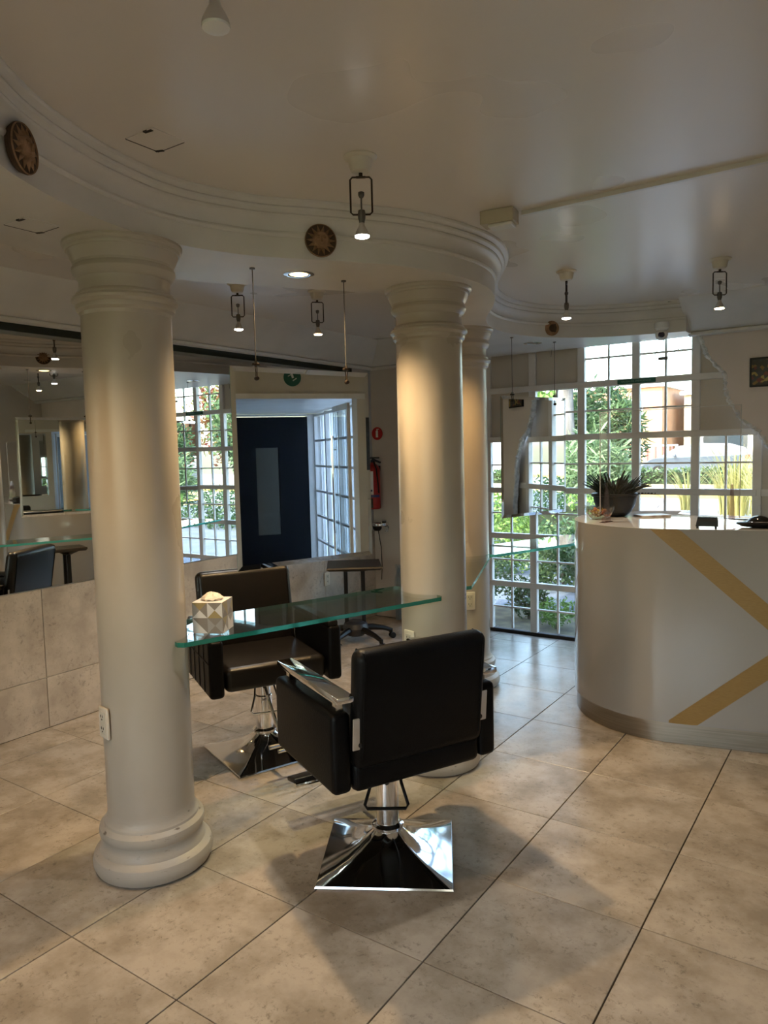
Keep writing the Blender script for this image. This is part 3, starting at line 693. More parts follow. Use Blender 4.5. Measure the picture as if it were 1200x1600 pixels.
# papers, box, card terminal
pb = MB().box((0, 0, .006), (.19, .13, .012), bev=.002).build('magazine', noisy(pm('leaflet', (.5, .42, .33), .4), (.25, .16, .1), (.6, .55, .5), 14), None)
pb.location = (-1.24, 4.86, ZT); pb.rotation_euler = (0, 0, .7); tag(pb, 'brown patterned leaflets lying on the counter right of the plant', 'leaflet')
bb = empty('card_holder', (-.80, 4.262, ZT), math.radians(9), 'small black box-shaped card holder on the counter edge', 'holder')
v = [(-.055, -.028, .012), (.055, -.028, .012), (.055, .028, .012), (-.055, .028, .012), (-.045, -.018, .062), (.052, -.018, .062), (.052, .02, .062), (-.045, .02, .062)]
link('tray', v, [(3, 2, 1, 0), (4, 5, 6, 7), (0, 1, 5, 4), (1, 2, 6, 5), (2, 3, 7, 6), (3, 0, 4, 7)], BPLAS, bb)
MB().box((0, -.024, .045), (.09, .004, .012)).build('lip', DARK, bb)
for lx in (-.045, .045): MB().box((lx, 0, .006), (.012, .05, .012)).build('leg', BPLAS, bb)
MB().box((.056, -.01, .035), (.004, .02, .05), bev=.001).build('clasp', CHROME, bb)
ph = empty('telephone_handset', (-.56, 4.40, ZT), math.radians(8), 'low black desk phone with glossy domed top at the right edge of the counter', 'phone')
MB().lathe([(.03, 0), (.09, .006), (.118, .020), (.11, .028), (.07, .034), (0.02, .036)], 32).build('body', BPLAS, ph, True)
for v in ph.children[0].data.vertices: v.co.y *= .65; v.co.x *= 1.0
MB().lathe([(.062, .026), (.060, .036), (.048, .050), (.028, .060), (.006, .064)], 28).build('dome', pm('gloss_black', (.01, .01, .01), .05), ph, True)
MB().lathe([(.064, .028), (.067, .032), (.064, .036)], 28, caps=False).build('ring', CHROME, ph, True)
# monitor and things on the staff desk, seen only in the wall mirror
mo = empty('monitor', (.02, 5.05, .75), math.radians(20), 'computer monitor on the staff desk, seen only in the wall mirror', 'monitor')
MB().box((0, 0, .52), (.52, .03, .34), bev=.006).box((0, .02, .2), (.05, .03, .4)).build('case', BPLAS, mo)
MB().box((0, .03, .01), (.24, .18, .02), bev=.006).build('stand', BPLAS, mo)
MB().box((0, -.0165, .52), (.49, .003, .31)).build('screen', emit('screen_glow', (.30, .26, .12), .5), mo)

# ================================================================== CEILING SPOT PENDANTS
LITC = {}
def pendant(x, y, rz, label, col, power, lit=True, zt=ZC, tilt=0, drop=.245):
    o = empty('spot_pendant', (x, y, zt), rz, label, 'ceiling lamp', 'ceiling spot pendants with square wire brackets')
    MB().lathe([(.060, 0), (.060, -.004), (.056, -.008), (.045, -.012), (.042, -.020), (.038, -.040), (.032, -.052), (.020, -.056)], 28).build('canopy', CREAM, o, True)
    w, t, b = .038, -.070, -.198
    MB().tube([(-.012, 0, t), (-w + .008, 0, t), (-w, 0, t - .008), (-w, 0, b + .008), (-w + .008, 0, b), (w - .008, 0, b), (w, 0, b + .008), (w, 0, t - .008), (w - .008, 0, t), (.012, 0, t)], .0035, 8).box((0, 0, t), (.036, .010, .008), bev=.003).lathe([(.007, t), (.007, -.05)], 12).build('bracket', BRONZE, o, True)
    MB().lathe([(.002, -.118), (.011, -.122), (.011, -.132), (.007, -.140), (.003, -.142), (.003, -.180), (.012, -.184), (.014, -.196), (.013, -.212), (.010, -.222), (.009, -.232)], 16).build('stem', BRONZE if not lit else WIRE, o, True)
    MB().lathe([(.009, -.225), (.011, -.238), (.018, -.250), (.024, -.262), (.026, -.272)], 20, caps=False).build('reflector', BRACK, o, True)
    MB().lathe([(.0255, -.271), (.0245, -.276), (.012, -.279)], 20).build('bulb', emit('bulb_%s' % label[:12], col, 28) if lit else LENS, o, True)
    if lit:
        l = bpy.data.lights.new('spot', 'SPOT'); l.energy = power; l.color = col; l.spot_size = math.radians(84); l.spot_blend = .6; l.shadow_soft_size = .03
        lo = bpy.data.objects.new('lamp_light', l); COL.objects.link(lo); lo.parent = o; lo.location = (0, 0, -.285)
        lo.rotation_euler = (math.radians(tilt), 0, 0)
    return o
WARM = (1, .70, .38); COOL = (1, .95, .86); MID = (1, .82, .58)
R0 = math.atan2(RIGHT.y, RIGHT.x)
pendant(-1.559, 2.175, R0, 'lit ceiling spot pendant nearest the camera, in front of the curved beam', COOL, 24)
pendant(-1.01, .977, R0 + .9, 'unlit ceiling spot pendant cut off by the top of the photo', COOL, 0, lit=False, drop=.3)
pendant(-1.594, 4.286, R0 + 1.25, 'lit white spot pendant over the rounded counter end', COOL, 9)
pendant(-.807, 4.586, R0, 'lit warm spot pendant farthest to the right, over the counter', WARM, 9)
pendant(-3.047, 3.735, R0 + .2, 'lit warm spot pendant beyond the beam, right of the hanging cable', WARM, 26)
pendant(-3.28, 3.26, R0, 'lit white spot pendant beyond the beam, left of the hanging cable', COOL, 22)

def downlight(x, y, label, lit, col=WARM, power=20):
    o = empty('downlight', (x, y, ZS), 0, label, 'downlight', 'round chrome downlights in the beam soffit')
    MB().lathe([(.040, .004), (.046, -.004), (.060, -.006), (.070, -.003), (.070, .001)], 32, caps=False).build('ring', CHROME, o, True)
    MB().lathe([(.0, -.0015), (.042, -.0025)], 28, caps=False).build('lens', emit('downlight_glow', (1, .66, .22), 6) if lit else pm('dark_lens', (.10, .10, .09), .15, .5), o, True)
    if lit:
        l = bpy.data.lights.new('downlight', 'SPOT'); l.energy = power; l.color = col; l.spot_size = math.radians(130); l.spot_blend = .6; l.shadow_soft_size = .04
        lo = bpy.data.objects.new('lamp_light', l); COL.objects.link(lo); lo.parent = o; lo.location = (0, 0, -.012)
downlight(-2.235, 2.615, 'lit downlight in the beam above the near hanging mirror', True, (1, .69, .36), 75)
downlight(-2.305, 5.46, 'unlit downlight in the beam above the far hanging mirror', False)
downlight(-2.13, 3.86, 'lit downlight in the beam behind the middle column', True, (1, .62, .26), 40)
downlight(-2.16, .86, 'lit downlight in the beam just left of the photo', True, (1, .62, .28), 34)

# ================================================================== SUN PLAQUES ON THE FASCIA
def plaque(x, y, nx, ny, z, r, label, sun=True):
    ang = math.atan2(ny, nx)
    o = empty('wall_plaque', (x + .009 * math.cos(ang), y + .009 * math.sin(ang), z), ang, label, 'plaque')
    # local +x = outward
    MB().lathe([(r * .9, -.012), (r * .98, 0), (r, .004), (r * .97, .010), (r * .86, .012)], 40, axis='X').build('disc', TERRD if sun else TERRA, o, True)
    if sun:
        q = MB()
        for k in range(14):
            a = 2 * PI * k / 14; d = V((0, math.cos(a), math.sin(a))); s = V((0, -math.sin(a), math.cos(a)))
            b0 = d * r * .50; tip = d * r * .93
            q.add([V((.012, 0, 0)) + b0 + s * r * .13, V((.012, 0, 0)) + b0 - s * r * .13, V((.013, 0, 0)) + tip, V((.024, 0, 0)) + b0], [(0, 3, 2), (3, 1, 2), (0, 1, 3)])
        q.lathe([(r * .95, .010), (r * .975, .015), (r * 1.0, .010)], 36, axis='X', caps=False)
        q.build('rays', TERRA, o, False)
        q = MB().lathe([(r * .54, .010), (r * .52, .018), (r * .42, .026), (r * .22, .031), (.001, .032)], 28, axis='X')
        q.box((.034, 0, r * .0), (.014, r * .10, r * .34), bev=.003)
        for sy in (-1, 1): q.lathe([(r * .10, 0), (r * .06, .006), (.001, .008)], 12, (.026, sy * r * .2, r * .12), 'X'); q.box((.029, sy * r * .2, r * .24), (.006, r * .2, r * .05), bev=.002)
        q.box((.028, 0, -r * .27), (.007, r * .26, r * .055), bev=.002)
        q.build('face', TERRA, o, True)
    else:
        MB().lathe([(r * .55, .010), (r * .45, .018), (.001, .022)], 24, (0, r * .12, 0), 'X').box((.016, r * .38, 0), (.014, r * .2, r * 1.1), bev=.004).build('relief', TERRD, o, True)
    return o
plaque(-2.085, 1.222, .86, .51, 2.556, .070, 'terracotta sun face plaque on the beam at the far left edge of the photo')
plaque(-2.006, 2.490, .78, -.62, 2.556, .068, 'terracotta sun face plaque on the beam above the lit downlight')
plaque(-2.085, 5.29, .62, -.80, 2.545, .055, 'plain terracotta oval plaque on the beam over the far hanging mirror', False)
plaque(-2.33, 3.74, -.83, -.5, 2.57, .065, 'terracotta plaque on the far side of the beam behind the middle column')

# ================================================================== other ceiling fixtures
el = empty('emergency_light', (-1.43, 3.03, ZC), math.radians(8), 'beige emergency light box on the ceiling at the end of a cable duct', 'light box')
MB().box((0, 0, -.029), (.150, .09, .058), bev=.004).build('housing', IVORY, el)
MB().box((.012, 0, -.064), (.11, .072, .015), bev=.006).build('lens', LENS, el)
cdt = MB().box(((-1.35 + XR) / 2, 3.095, ZC - .009), (XR + 1.35, .022, .018)).build('cable_duct', WHITE, None); tag(cdt, 'thin straight cable duct running across the ceiling to the right', 'cable duct')
def hatch(x, y, z, a, w, d, label):
    o = empty('access_hatch', (x, y, z), a, label, 'hatch')
    MB().box((0, 0, -.0015), (w, d, .003)).build('panel', CEIL if z > 2.6 else WHITE, o)
    MB().box((-w / 2, 0, -.002), (.004, d, .0035)).box((0, d / 2, -.002), (w * .9, .003, .0035)).box((-w / 2 + .01, d / 2 - .006, -.002), (.03, .012, .005), rotz(.4)).box((w / 2 - .03, -d / 2 + .006, -.002), (.035, .012, .005), rotz(.1)).build('gap', DARK, o)
hatch(-2.004, 1.65, ZC, 0.0, .135, .132, 'square ceiling hatch with broken dark edges near the beam')
hatch(-2.48, 1.487, ZS, 0.0, .125, .13, 'square hatch in the beam soffit left of the nearest column')
cm = empty('security_camera', (-1.386, 5.67, 2.49), math.atan2(-1, .2), 'white dome security camera on the end of the curved beam', 'camera')
MB().lathe([(.05, .04), (.052, .02), (.050, 0), (.040, -.01), (.036, -.015)], 28, (.03, 0, .02)).build('mount', PAPER, cm, True)
MB().lathe([(.034, .015), (.044, 0), (.044, -.02), (.036, -.042), (.018, -.054), (.002, -.056)], 28, (.03, 0, -.01)).build('shell', PAPER, cm, True)
MB().lathe([(.024, .0), (.026, .012), (.020, .022), (.002, .028)], 20, (.05, 0, -.028), 'X').build('eye', pm('camera_eye', (.02, .02, .05), .1), cm, True)
cb_ = MB().tube([(-1.39, 5.90, 2.50), (-1.45, 5.92, 2.44), (-1.50, 5.93, 2.36), (-1.48, 5.93, 2.30)], .003, 6).box((-1.44, 5.93, 2.325), (.07, .02, .022), rotz(.1), .004).tube([(-1.41, 5.93, 2.33), (-1.30, 5.93, 2.40), (-1.21, 5.93, 2.50), (-1.22, 5.93, 2.55), (-1.30, 5.92, 2.56)], .0028, 6).build('camera_cable', WIRE, None, True)
tag(cb_, 'thin looped cable with a connector hanging before the top window panes', 'cable')
rt = MB().tube([(-1.92, 5.95, 2.49), (-1.93, 5.95, 2.42)], .002, 6).build('loose_wire', WIRE); 
rt.location = (-.42, 0, -.0); tag(rt, 'short loose wire hanging from the beam over the beige boards', 'wire')
# green emergency-exit strip on the window transom
gs = empty('exit_sign', (-1.665, YN - .012, 2.176), 0, 'narrow green sign strip on the upper window transom', 'sign')
MB().box((0, 0, 0), (.30, .008, .036), bev=.006).build('plate', GREEN, gs)
def text(body, size, mat, parent, loc, rot, name='lettering', ext=.0006):
    c = bpy.data.curves.new(name, 'FONT'); c.body = body; c.size = size; c.align_x = 'CENTER'; c.align_y = 'CENTER'; c.extrude = ext
    t = bpy.data.objects.new(name, c); COL.objects.link(t); dg = bpy.context.evaluated_depsgraph_get()
    me = bpy.data.meshes.new_from_object(t.evaluated_get(dg)); bpy.data.objects.remove(t); me.materials.append(mat)
    o = bpy.data.objects.new(name, me); COL.objects.link(o); o.parent = parent; o.location = loc; o.rotation_euler = rot
    return o
text('SALIDA DE EMERGENCIA', .021, pm('sign_letter', (.25, .45, .40), .5), gs, (0, -.005, 0), (PI / 2, 0, 0))
# green round exit sign on the header, seen in the hanging mirror
rs = empty('round_sign', (XR - .004, 3.22, 2.40), 0, 'green round exit sign over the entrance, seen in the hanging mirror', 'sign')
MB().lathe([(.085, 0), (.085, -.004), (.08, -.005)], 36, axis='X').build('disc', GREEN, rs)
MB().lathe([(.011, 0), (.011, -.002)], 12, (-.006, .0, .045), 'X').box((-.006, 0, .015), (.002, .02, .045), Matrix.Rotation(.3, 3, 'X')).box((-.006, -.025, .02), (.002, .04, .008), Matrix.Rotation(.5, 3, 'X')).box((-.006, .022, -.02), (.002, .045, .01), Matrix.Rotation(.6, 3, 'X')).build('figure', PAPER, rs)
# framed picture at the right
pc = empty('framed_picture', (-.70, 5.962, 2.17), 0, 'small dark framed picture with gold and red shapes on the right wall cladding', 'picture')
MB().box((0, 0, 0), (.28, .02, .21), bev=.004).build('frame', BPLAS, pc)
art = pm('dark_print', (.1, .08, .05), .3); b_ = art.node_tree.nodes['Principled BSDF']
vo = N(art, 'ShaderNodeTexVoronoi'); vo.inputs['Scale'].default_value = 42; tc = N(art, 'ShaderNodeTexCoord'); L(art, tc.outputs['Object'], vo.inputs['Vector'])
rp = N(art, 'ShaderNodeValToRGB'); rp.color_ramp.interpolation = 'CONSTANT'; cols = [(0, (.01, .012, .008)), (.35, (.015, .02, .03)), (.55, (.18, .10, .015)), (.7, (.12, .012, .01)), (.8, (.02, .015, .01)), (.92, (.35, .25, .06))]
rp.color_ramp.elements[0].color = (*cols[0][1], 1); rp.color_ramp.elements[1].position = cols[1][0]; rp.color_ramp.elements[1].color = (*cols[1][1], 1)
for p_, c_ in cols[2:]: e = rp.color_ramp.elements.new(p_); e.color = (*c_, 1)
sp = N(art, 'ShaderNodeSeparateColor'); L(art, vo.outputs['Color'], sp.inputs[0]); L(art, sp.outputs[0], rp.inputs[0]); L(art, rp.outputs[0], b_.inputs['Base Color'])
MB().box((0, -.0105, 0), (.25, .002, .18)).build('print', art, pc)

# ================================================================== BACK WALL CORNER: extinguisher, signs, holder, table
fx = empty('fire_extinguisher', (-4.195, 5.93, 1.10), 0, 'red fire extinguisher with white label hanging on the back wall corner', 'fire extinguisher')
MB().lathe([(.062, 0), (.070, .01), (.070, .38), (.064, .41), (.045, .435), (.026, .448), (.024, .46)], 32).build('cylinder', RED, fx, True)
MB().lathe([(.022, .455), (.022, .485), (.015, .49)], 16).box((.01, 0, .505), (.13, .025, .014), bev=.003).box((.045, 0, .475), (.10, .022, .018), Matrix.Rotation(.35, 3, 'Y'), .003).build('valve', pm('valve_black', (.012, .015, .03), .4), fx, True)
def cyl_patch(name, r, a0, a1, z0, z1, mat, parent, n=14):
    vs = []; fs = []
    for k in range(n + 1):
        a = a0 + (a1 - a0) * k / n; vs += [(r * math.cos(a), r * math.sin(a), z0), (r * math.cos(a), r * math.sin(a), z1)]
    for k in range(n): fs.append((2 * k, 2 * k + 2, 2 * k + 3, 2 * k + 1))
    return link(name, vs, fs, mat, parent, True)
lb = cyl_patch('label', .0708, -PI * .86, -PI * .30, .145, .375, PAPER, fx)
for zz, cc, ww in ((.335, DARK, .3), (.295, DARK, .3), (.25, RED, .32), (.215, DARK, .2), (.185, BLUE, .5)):
    cyl_patch('print', .0712, -PI * .60, -PI * (.60 - ww * .5), zz - .010, zz + .010, cc, lb, 6)
cyl_patch('band', .0709, -PI, 0, .118, .142, BLUE, fx, 20)
cyl_patch('badge', .0710, -PI * .75, -PI * .33, .012, .108, DARK, fx, 12)
MB().tube([(.03, -.03, .47), (.075, -.05, .40), (.08, -.03, .25), (.07, -.01, .16)], .008, 8).build('hose', BPLAS, fx, True)
MB().box((0, .085, .40), (.04, .03, .05)).build('hook', BPLAS, fx)
fsn = empty('extinguisher_sign', (-4.200, YN - .002, 1.845), 0, 'round red sign with a white extinguisher symbol on the back wall', 'sign')
MB().lathe([(.064, 0), (.064, -.003), (.060, -.004)], 36, axis='Y').build('disc', pm('sign_red', (.45, .01, .01), .5), fsn)
MB().box((0, -.006, -.005), (.028, .002, .065), bev=.003).box((.003, -.006, .034), (.012, .002, .016)).box((.01, -.006, .043), (.03, .002, .006)).build('symbol', PAPER, fsn)
hd = empty('dryer_holder', (-4.14, YN - .07, .96), 0, 'chrome wall holder with clear plastic strips and a hanging black cord', 'holder')
MB().lathe([(.075, -.03), (.085, -.022), (.086, 0), (.080, .004), (.074, 0), (.070, -.02)], 28, caps=False).box((0, .068, -.01), (.05, .012, .07)).build('cup', CHROME, hd, True)
MB().lathe([(.03, -.08), (.045, -.06), (.05, -.02), (.04, .0)], 16, (-.04, 0, 0)).build('nozzle', BPLAS, hd, True)
q = MB()
for k in range(9): q.tube([(.05 + .01 * math.cos(k * 2), .02 * math.sin(k * 3), .0), (.08 + .015 * math.sin(k), .02 * math.cos(k), -.04), (.07 + .02 * math.cos(k * 1.7), .0, -.09)], [.004, .003, .001], 5)
q.build('plastic_strip', glass_mat('clear_plastic', (.8, .82, .84), 3), hd, True)
MB().tube([(-.03, 0, -.07), (-.02, .03, -.25), (-.02, .04, -.45), (-.03, .04, -.58)], .004, 6).build('cord', BPLAS, hd, True)

def side_table(x, y, rz, top_z, label, w=.44, group=None):
    o = empty('rolling_table', (x, y, 0), rz, label, 'rolling table')
    q = MB(); v = []
    h = w / 2
    prism = [(-h, -h), (h, -h), (h, h), (-h, h)]
    zt = top_z
    v = [(a * 1.0, b * 1.0, zt) for a, b in prism] + [(a * 1.02, b * 1.02, zt - .012) for a, b in prism] + [(a * .93, b * .93, zt - .03) for a, b in prism]
    f = [(0, 1, 2, 3)] + [(k, 4 + k, 4 + (k + 1) % 4, (k + 1) % 4) for k in range(4)] + [(4 + k, 8 + k, 8 + (k + 1) % 4, 4 + (k + 1) % 4) for k in range(4)] + [(11, 10, 9, 8)]
    link('tray', v, f, pm('table_top', (.022, .015, .010), .35), o)
    v = [(-h * .75, -h * .6, zt - .03), (h * .75, -h * .6, zt - .03), (h * .75, h * .6, zt - .03), (-h * .75, h * .6, zt - .03), (-h * .35, -.03, zt - .065), (h * .35, -.03, zt - .065), (h * .35, .03, zt - .065), (-h * .35, .03, zt - .065)]
    link('tray_bracket', v, [(0, 1, 2, 3), (7, 6, 5, 4), (0, 4, 5, 1), (1, 5, 6, 2), (2, 6, 7, 3), (3, 7, 4, 0)], BPLAS, o)
    for sx in (-1, 1): MB().box((sx * .075, 0, (zt - .06 + .13) / 2), (.035, .035, zt - .06 - .13), bev=.006).build('post', BPLAS, o)
    MB().lathe([(.07, .07), (.10, .10), (.115, .14), (.10, .18), (.06, .20)], 24).build('hub', pm('dark_hub', (.02, .022, .028), .4), o, True)
    for k in range(5):
        a = 2 * PI * k / 5 + .35; d = V((math.cos(a), math.sin(a), 0))
        MB().tube([d * .08 + V((0, 0, .13)), d * .16 + V((0, 0, .125)), d * .26 + V((0, 0, .105)), d * .34 + V((0, 0, .075))], [.030, .028, .022, .018], 8).tube([d * .335 + V((0, 0, .09)), d * .335 + V((0, 0, .055))], .018, 8).build('leg', BPLAS, o, True)
        s_ = V((-d.y, d.x, 0))
        cs = MB()
        for sg in (-1, 1):
            cs.tube([d * .35 + s_ * sg * .008 + V((0, 0, .028)), d * .35 + s_ * sg * .022 + V((0, 0, .028))], .027, 14)
        cs.tube([d * .34 + V((0, 0, .06)), d * .35 + V((0, 0, .028))], .008, 6)
        cs.build('caster', CHROME if False else BPLAS, o, True)
    return o
side_table(-3.80, 5.05, math.radians(38), .70, 'black rolling side table in the far corner under the hanging mirror', .46)
side_table(-2.31, 3.86, math.radians(20), .86, 'black rolling tray hidden behind the middle column, seen in the wall mirror', .30)
# clear plastic wrap behind the column, box on the column foot
bg_ = MB()
for k in range(7): bg_.tube([(.01 * math.sin(k * 2.1), .02 * math.cos(k), .02 + 0 * k), (.03 * math.sin(k), .03 * math.cos(k * 1.3), .2), (.025 * math.cos(k * 1.9), .02, .42), (.04 * math.sin(k * 1.4), .0, .56)], [.03, .036, .03, .012], 6)
bgo = bg_.build('plastic_bag', glass_mat('bag_plastic', (.93, .95, .96), 1.6), None, True); bgo.location = (-3.92, 5.93, 0); tag(bgo, 'crumpled clear plastic bag standing on the floor against the back wall', 'plastic bag')
gb = MB().box((0, 0, .03), (.15, .09, .055), bev=.006).build('metal_box', noisy(pm('grey_box', (.30, .28, .27), .4, .3), (.27, .25, .24), (.34, .32, .31), 10), None)
gb.location = (-2.33, 4.375, .168); gb.rotation_euler = (0, 0, .5); tag(gb, 'small grey metal box resting on the foot moulding of the farthest column', 'box')
# posters right of the desk, only in the wall mirror
po = MB().box((0, 0, 0), (.02, .35, .55)).build('poster', pm('poster_dark', (.02, .02, .025), .3)); po.location = (XR - .012, 5.0, 1.75); tag(po, 'dark poster on the right wall, seen only in the wall mirror', 'poster')

# ================================================================== OUTSIDE
GZ = -.08
ASPH = noisy(pm('asphalt', (.30, .29, .27), .9), (.26, .25, .235), (.34, .33, .31), 1.2, 8, bump=.2)
PAVE = noisy(pm('shaded_paving', (.075, .095, .125), .8), (.055, .072, .10), (.10, .12, .15), 2.2, 8, bump=.3, bscale=20)  # dark blue tint puts the shade by the building into the footway colour
LAWN = noisy(pm('dry_lawn', (.30, .24, .09), .9), (.22, .20, .07), (.38, .28, .12), 3, 8, bump=.4)
GRASS = noisy(pm('lawn_ground', (.08, .11, .03), .9), (.05, .07, .02), (.12, .15, .045), 4, 8, bump=.4)
def ground(name, x0, x1, y0, y1, z, mat, label): 
    o = MB().box(((x0 + x1) / 2, (y0 + y1) / 2, z - .05), (x1 - x0, y1 - y0, .1)).build(name, mat, None, kind='structure'); o['label'] = label; return o
MB().box((0, 20, GZ - .25), (160, 160, .1)).build('ground', GRASS, kind='structure')
ground('planting_bed', -30, 30, 6.15, 7.4, GZ - .02, noisy(pm('bed_soil', (.06, .05, .035), .9), (.04, .035, .025), (.10, .09, .05), 8), 'soil bed along the window wall')
ground('pavement', -40, 40, 7.4, 17.6, GZ, PAVE, 'paved footway outside the windows, tinted grey-blue for shade')
ground('verge', -40, 40, 17.6, 18.4, GZ + .0, LAWN, 'green verge between footway and road')
ground('road', -60, 60, 18.55, 26.0, GZ - .06, ASPH, 'sunlit asphalt road')
ground('far_verge', -60, 60, 26.0, 33.5, GZ + .03, LAWN, 'dry yellow verge beyond the road')
ground('car_park', -60, 60, 33.5, 48, GZ, ASPH, 'pale car park surface beyond the verge')
MB().box((0, 18.5, GZ - .02), (110, .16, .16)).build('kerb', pm('kerb_grey', (.10, .10, .10), .8), kind='structure')
kb = MB().box((0, 26.0, GZ), (110, .25, .2)).build('kerb', pm('kerb_yellow', (.5, .34, .08), .8), kind='structure')

G1 = leafmat('leaf_mid', (.03, .065, .025), (.10, .17, .065)); G2 = leafmat('leaf_bright', (.07, .14, .025), (.17, .28, .06)); G3 = leafmat('leaf_dark', (.018, .045, .018), (.05, .11, .035)); G4 = leafmat('grass_blade', (.20, .20, .05), (.55, .48, .18)); G5 = leafmat('leaf_red', (.20, .02, .02), (.10, .16, .03))
BARK = noisy(pm('bark', (.17, .15, .13), .9), (.09, .08, .07), (.26, .23, .20), 7, 8, bump=.8, bscale=14, stretch=(1, 1, .3))
def foliage_mesh(rx, ry, rz, n, size, seed, box=False, ratio=.42):
    r = random.Random(seed); vs = []; fs = []
    for k in range(n):
        if box: p = V((r.uniform(-rx, rx), r.uniform(-ry, ry), r.uniform(-rz, rz)))
        else:
            while True:
                p = V((r.uniform(-1, 1), r.uniform(-1, 1), r.uniform(-1, 1)))
                if p.length < 1 and r.random() < .25 + p.length: break
            w = 1 + .18 * math.sin(p.x * 7 + seed) * math.cos(p.z * 5 + p.y * 4); p = V((p.x * rx * w, p.y * ry * w, p.z * rz * w))
        d = V((r.gauss(0, 1), r.gauss(0, 1), r.gauss(.3, .8))).normalized(); e = d.cross(V((r.gauss(0, 1), r.gauss(0, 1), r.gauss(0, 1)))).normalized()
        s = size * r.uniform(.6, 1.35); b = len(vs)
        vs += [p, p + d * s * .5 + e * s * ratio * .5, p + d * s, p + d * s * .5 - e * s * ratio * .5]; fs.append((b, b + 1, b + 2, b + 3))
    return vs, fs
def bush(x, y, z, rx, ry, rz, n, size, mat, label, seed, cat='bush', name='bush', trunk=None, box=False, group=None, ratio=.42):
    o = empty(name, (x, y, z), 0, label, cat, group)
    vs, fs = foliage_mesh(rx, ry, rz, n, size, seed, box, ratio); f = link('foliage', vs, fs, mat, o, kind='stuff'); f.location = (0, 0, rz + (trunk or 0))
    t = MB()
    r = random.Random(seed); th = (trunk or 0) + rz
    t.tube([(0, 0, -.05), (r.uniform(-.05, .05) * th, 0, th * .5), (r.uniform(-.05, .05) * th, r.uniform(-.03, .03) * th, th * 1.1)], [.03 * th + .01, .022 * th + .008, .008 * th], 8)
    for k in range(4): a = 2 * PI * k / 4 + r.random(); t.tube([(0, 0, th * .35), (math.cos(a) * rx * .45, math.sin(a) * ry * .45, th * .9)], [.012 * th, .004 * th], 6)
    t.build('trunk', BARK, o, True)
    return o
# shrubs just outside the panes, lower left
bush(-3.25, 8.6, GZ, .55, .4, .42, 2600, .085, G1, 'round green shrub outside the panes beside the farthest column', 1, group='clipped shrubs near the windows')
bush(-4.55, 9.4, GZ, .7, .5, .5, 2600, .085, G2, 'bright green sunlit shrub left of the round shrub outside', 2)
bush(-3.02, 7.0, GZ, .20, .18, .20, 900, .06, G3, 'small dark clipped shrub low behind the lower right panes', 3)
bush(-3.55, 6.62, GZ, .24, .2, .12, 500, .05, G1, 'low ground plant behind the lowest left panes', 4)
bush(-2.62, 6.75, GZ, .2, .2, .14, 500, .05, G2, 'low green plant behind the lowest pane beside the counter', 5)
bush(-2.62, 7.7, GZ, .40, .3, .32, 1600, .07, G3, 'small tree-like shrub with rounded crown behind the middle panes', 6, trunk=.25)
bush(-3.55, 7.25, GZ, .3, .3, .34, 1200, .06, G1, 'leafy upright shrub at the left of the lower panes', 7, trunk=.1)
# long hedge
hg = empty('hedge', (-6.2, 11.6, GZ), 0, 'long trimmed hedge along the footway, left part', 'hedge')
vs, fs = foliage_mesh(2.6, .5, .48, 7000, .10, 8, True); f = link('foliage', vs, fs, G2, hg, kind='stuff'); f.location = (0, 0, .5)
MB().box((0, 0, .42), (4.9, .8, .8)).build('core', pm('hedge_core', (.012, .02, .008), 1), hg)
# spiky shrub mass in the middle panes
bush(-5.6, 17.2, GZ, 1.0, .9, 1.15, 5200, .24, G1, 'tall bushy green tree behind the middle window panes', 9, 'tree', 'tree', trunk=.9, ratio=.2)
bush(-4.55, 13.6, GZ, .75, .6, .80, 2600, .30, leafmat('leaf_pale', (.05, .09, .035), (.22, .32, .16)), 'pale spiky shrub behind the potted plant', 10, trunk=.35, ratio=.13)
# big grey trunk
tk = empty('tree', (-6.05, 16.2, GZ), 0, 'large tree with a thick grey textured trunk behind the upper left panes', 'tree')
MB().tube([(0, 0, -.1), (.02, 0, .5), (0, 0, 2), (-.05, 0, 3.5), (.05, 0, 5), (0, 0, 6.5)], [.30, .23, .2, .19, .18, .15], 16).build('trunk', BARK, tk, True)
vs, fs = foliage_mesh(2.2, 2.0, 1.3, 5000, .26, 14); f = link('foliage', vs, fs, G1, tk, kind='stuff'); f.location = (-.8, .4, 6.6)
# tall dry grasses
def grass(x, y, h, n, rad, label, seed, mat=G4):
    r = random.Random(seed); q = MB()
    for k in range(n):
        a = r.uniform(0, 2 * PI); r0 = rad * math.sqrt(r.random()) * .6; b = V((r0 * math.cos(a), r0 * math.sin(a), 0)); hh = h * r.uniform(.6, 1.1); o_ = r.uniform(.1, .55) * h; w = r.uniform(.012, .026); d = V((math.cos(a), math.sin(a), 0)); s = V((-d.y, d.x, 0)); vs = []
        for t in range(5):
            u = t / 4; p = b + V((0, 0, hh * (u - .25 * u ** 3))) + d * o_ * u * u; ww = w * (1 - u * .9); vs += [p + s * ww, p - s * ww]
        q.add(vs, [(2 * t, 2 * t + 1, 2 * t + 3, 2 * t + 2) for t in range(4)])
    o = q.build('grass_clump', mat, None); o.location = (x, y, GZ); o['kind'] = 'stuff'; o['label'] = label; o['category'] = 'grass'
    return o
grass(-3.05, 19.6, 2.1, 160, .7, 'tall yellow grass clump in front of the rear of the silver car', 21)
grass(-2.15, 18.2, 2.0, 130, .6, 'tall yellow grass clump at the rightmost window panes', 22)
grass(-4.35, 20.6, 1.5, 80, .3, 'thin yellow grass tuft left of the car rear', 23)
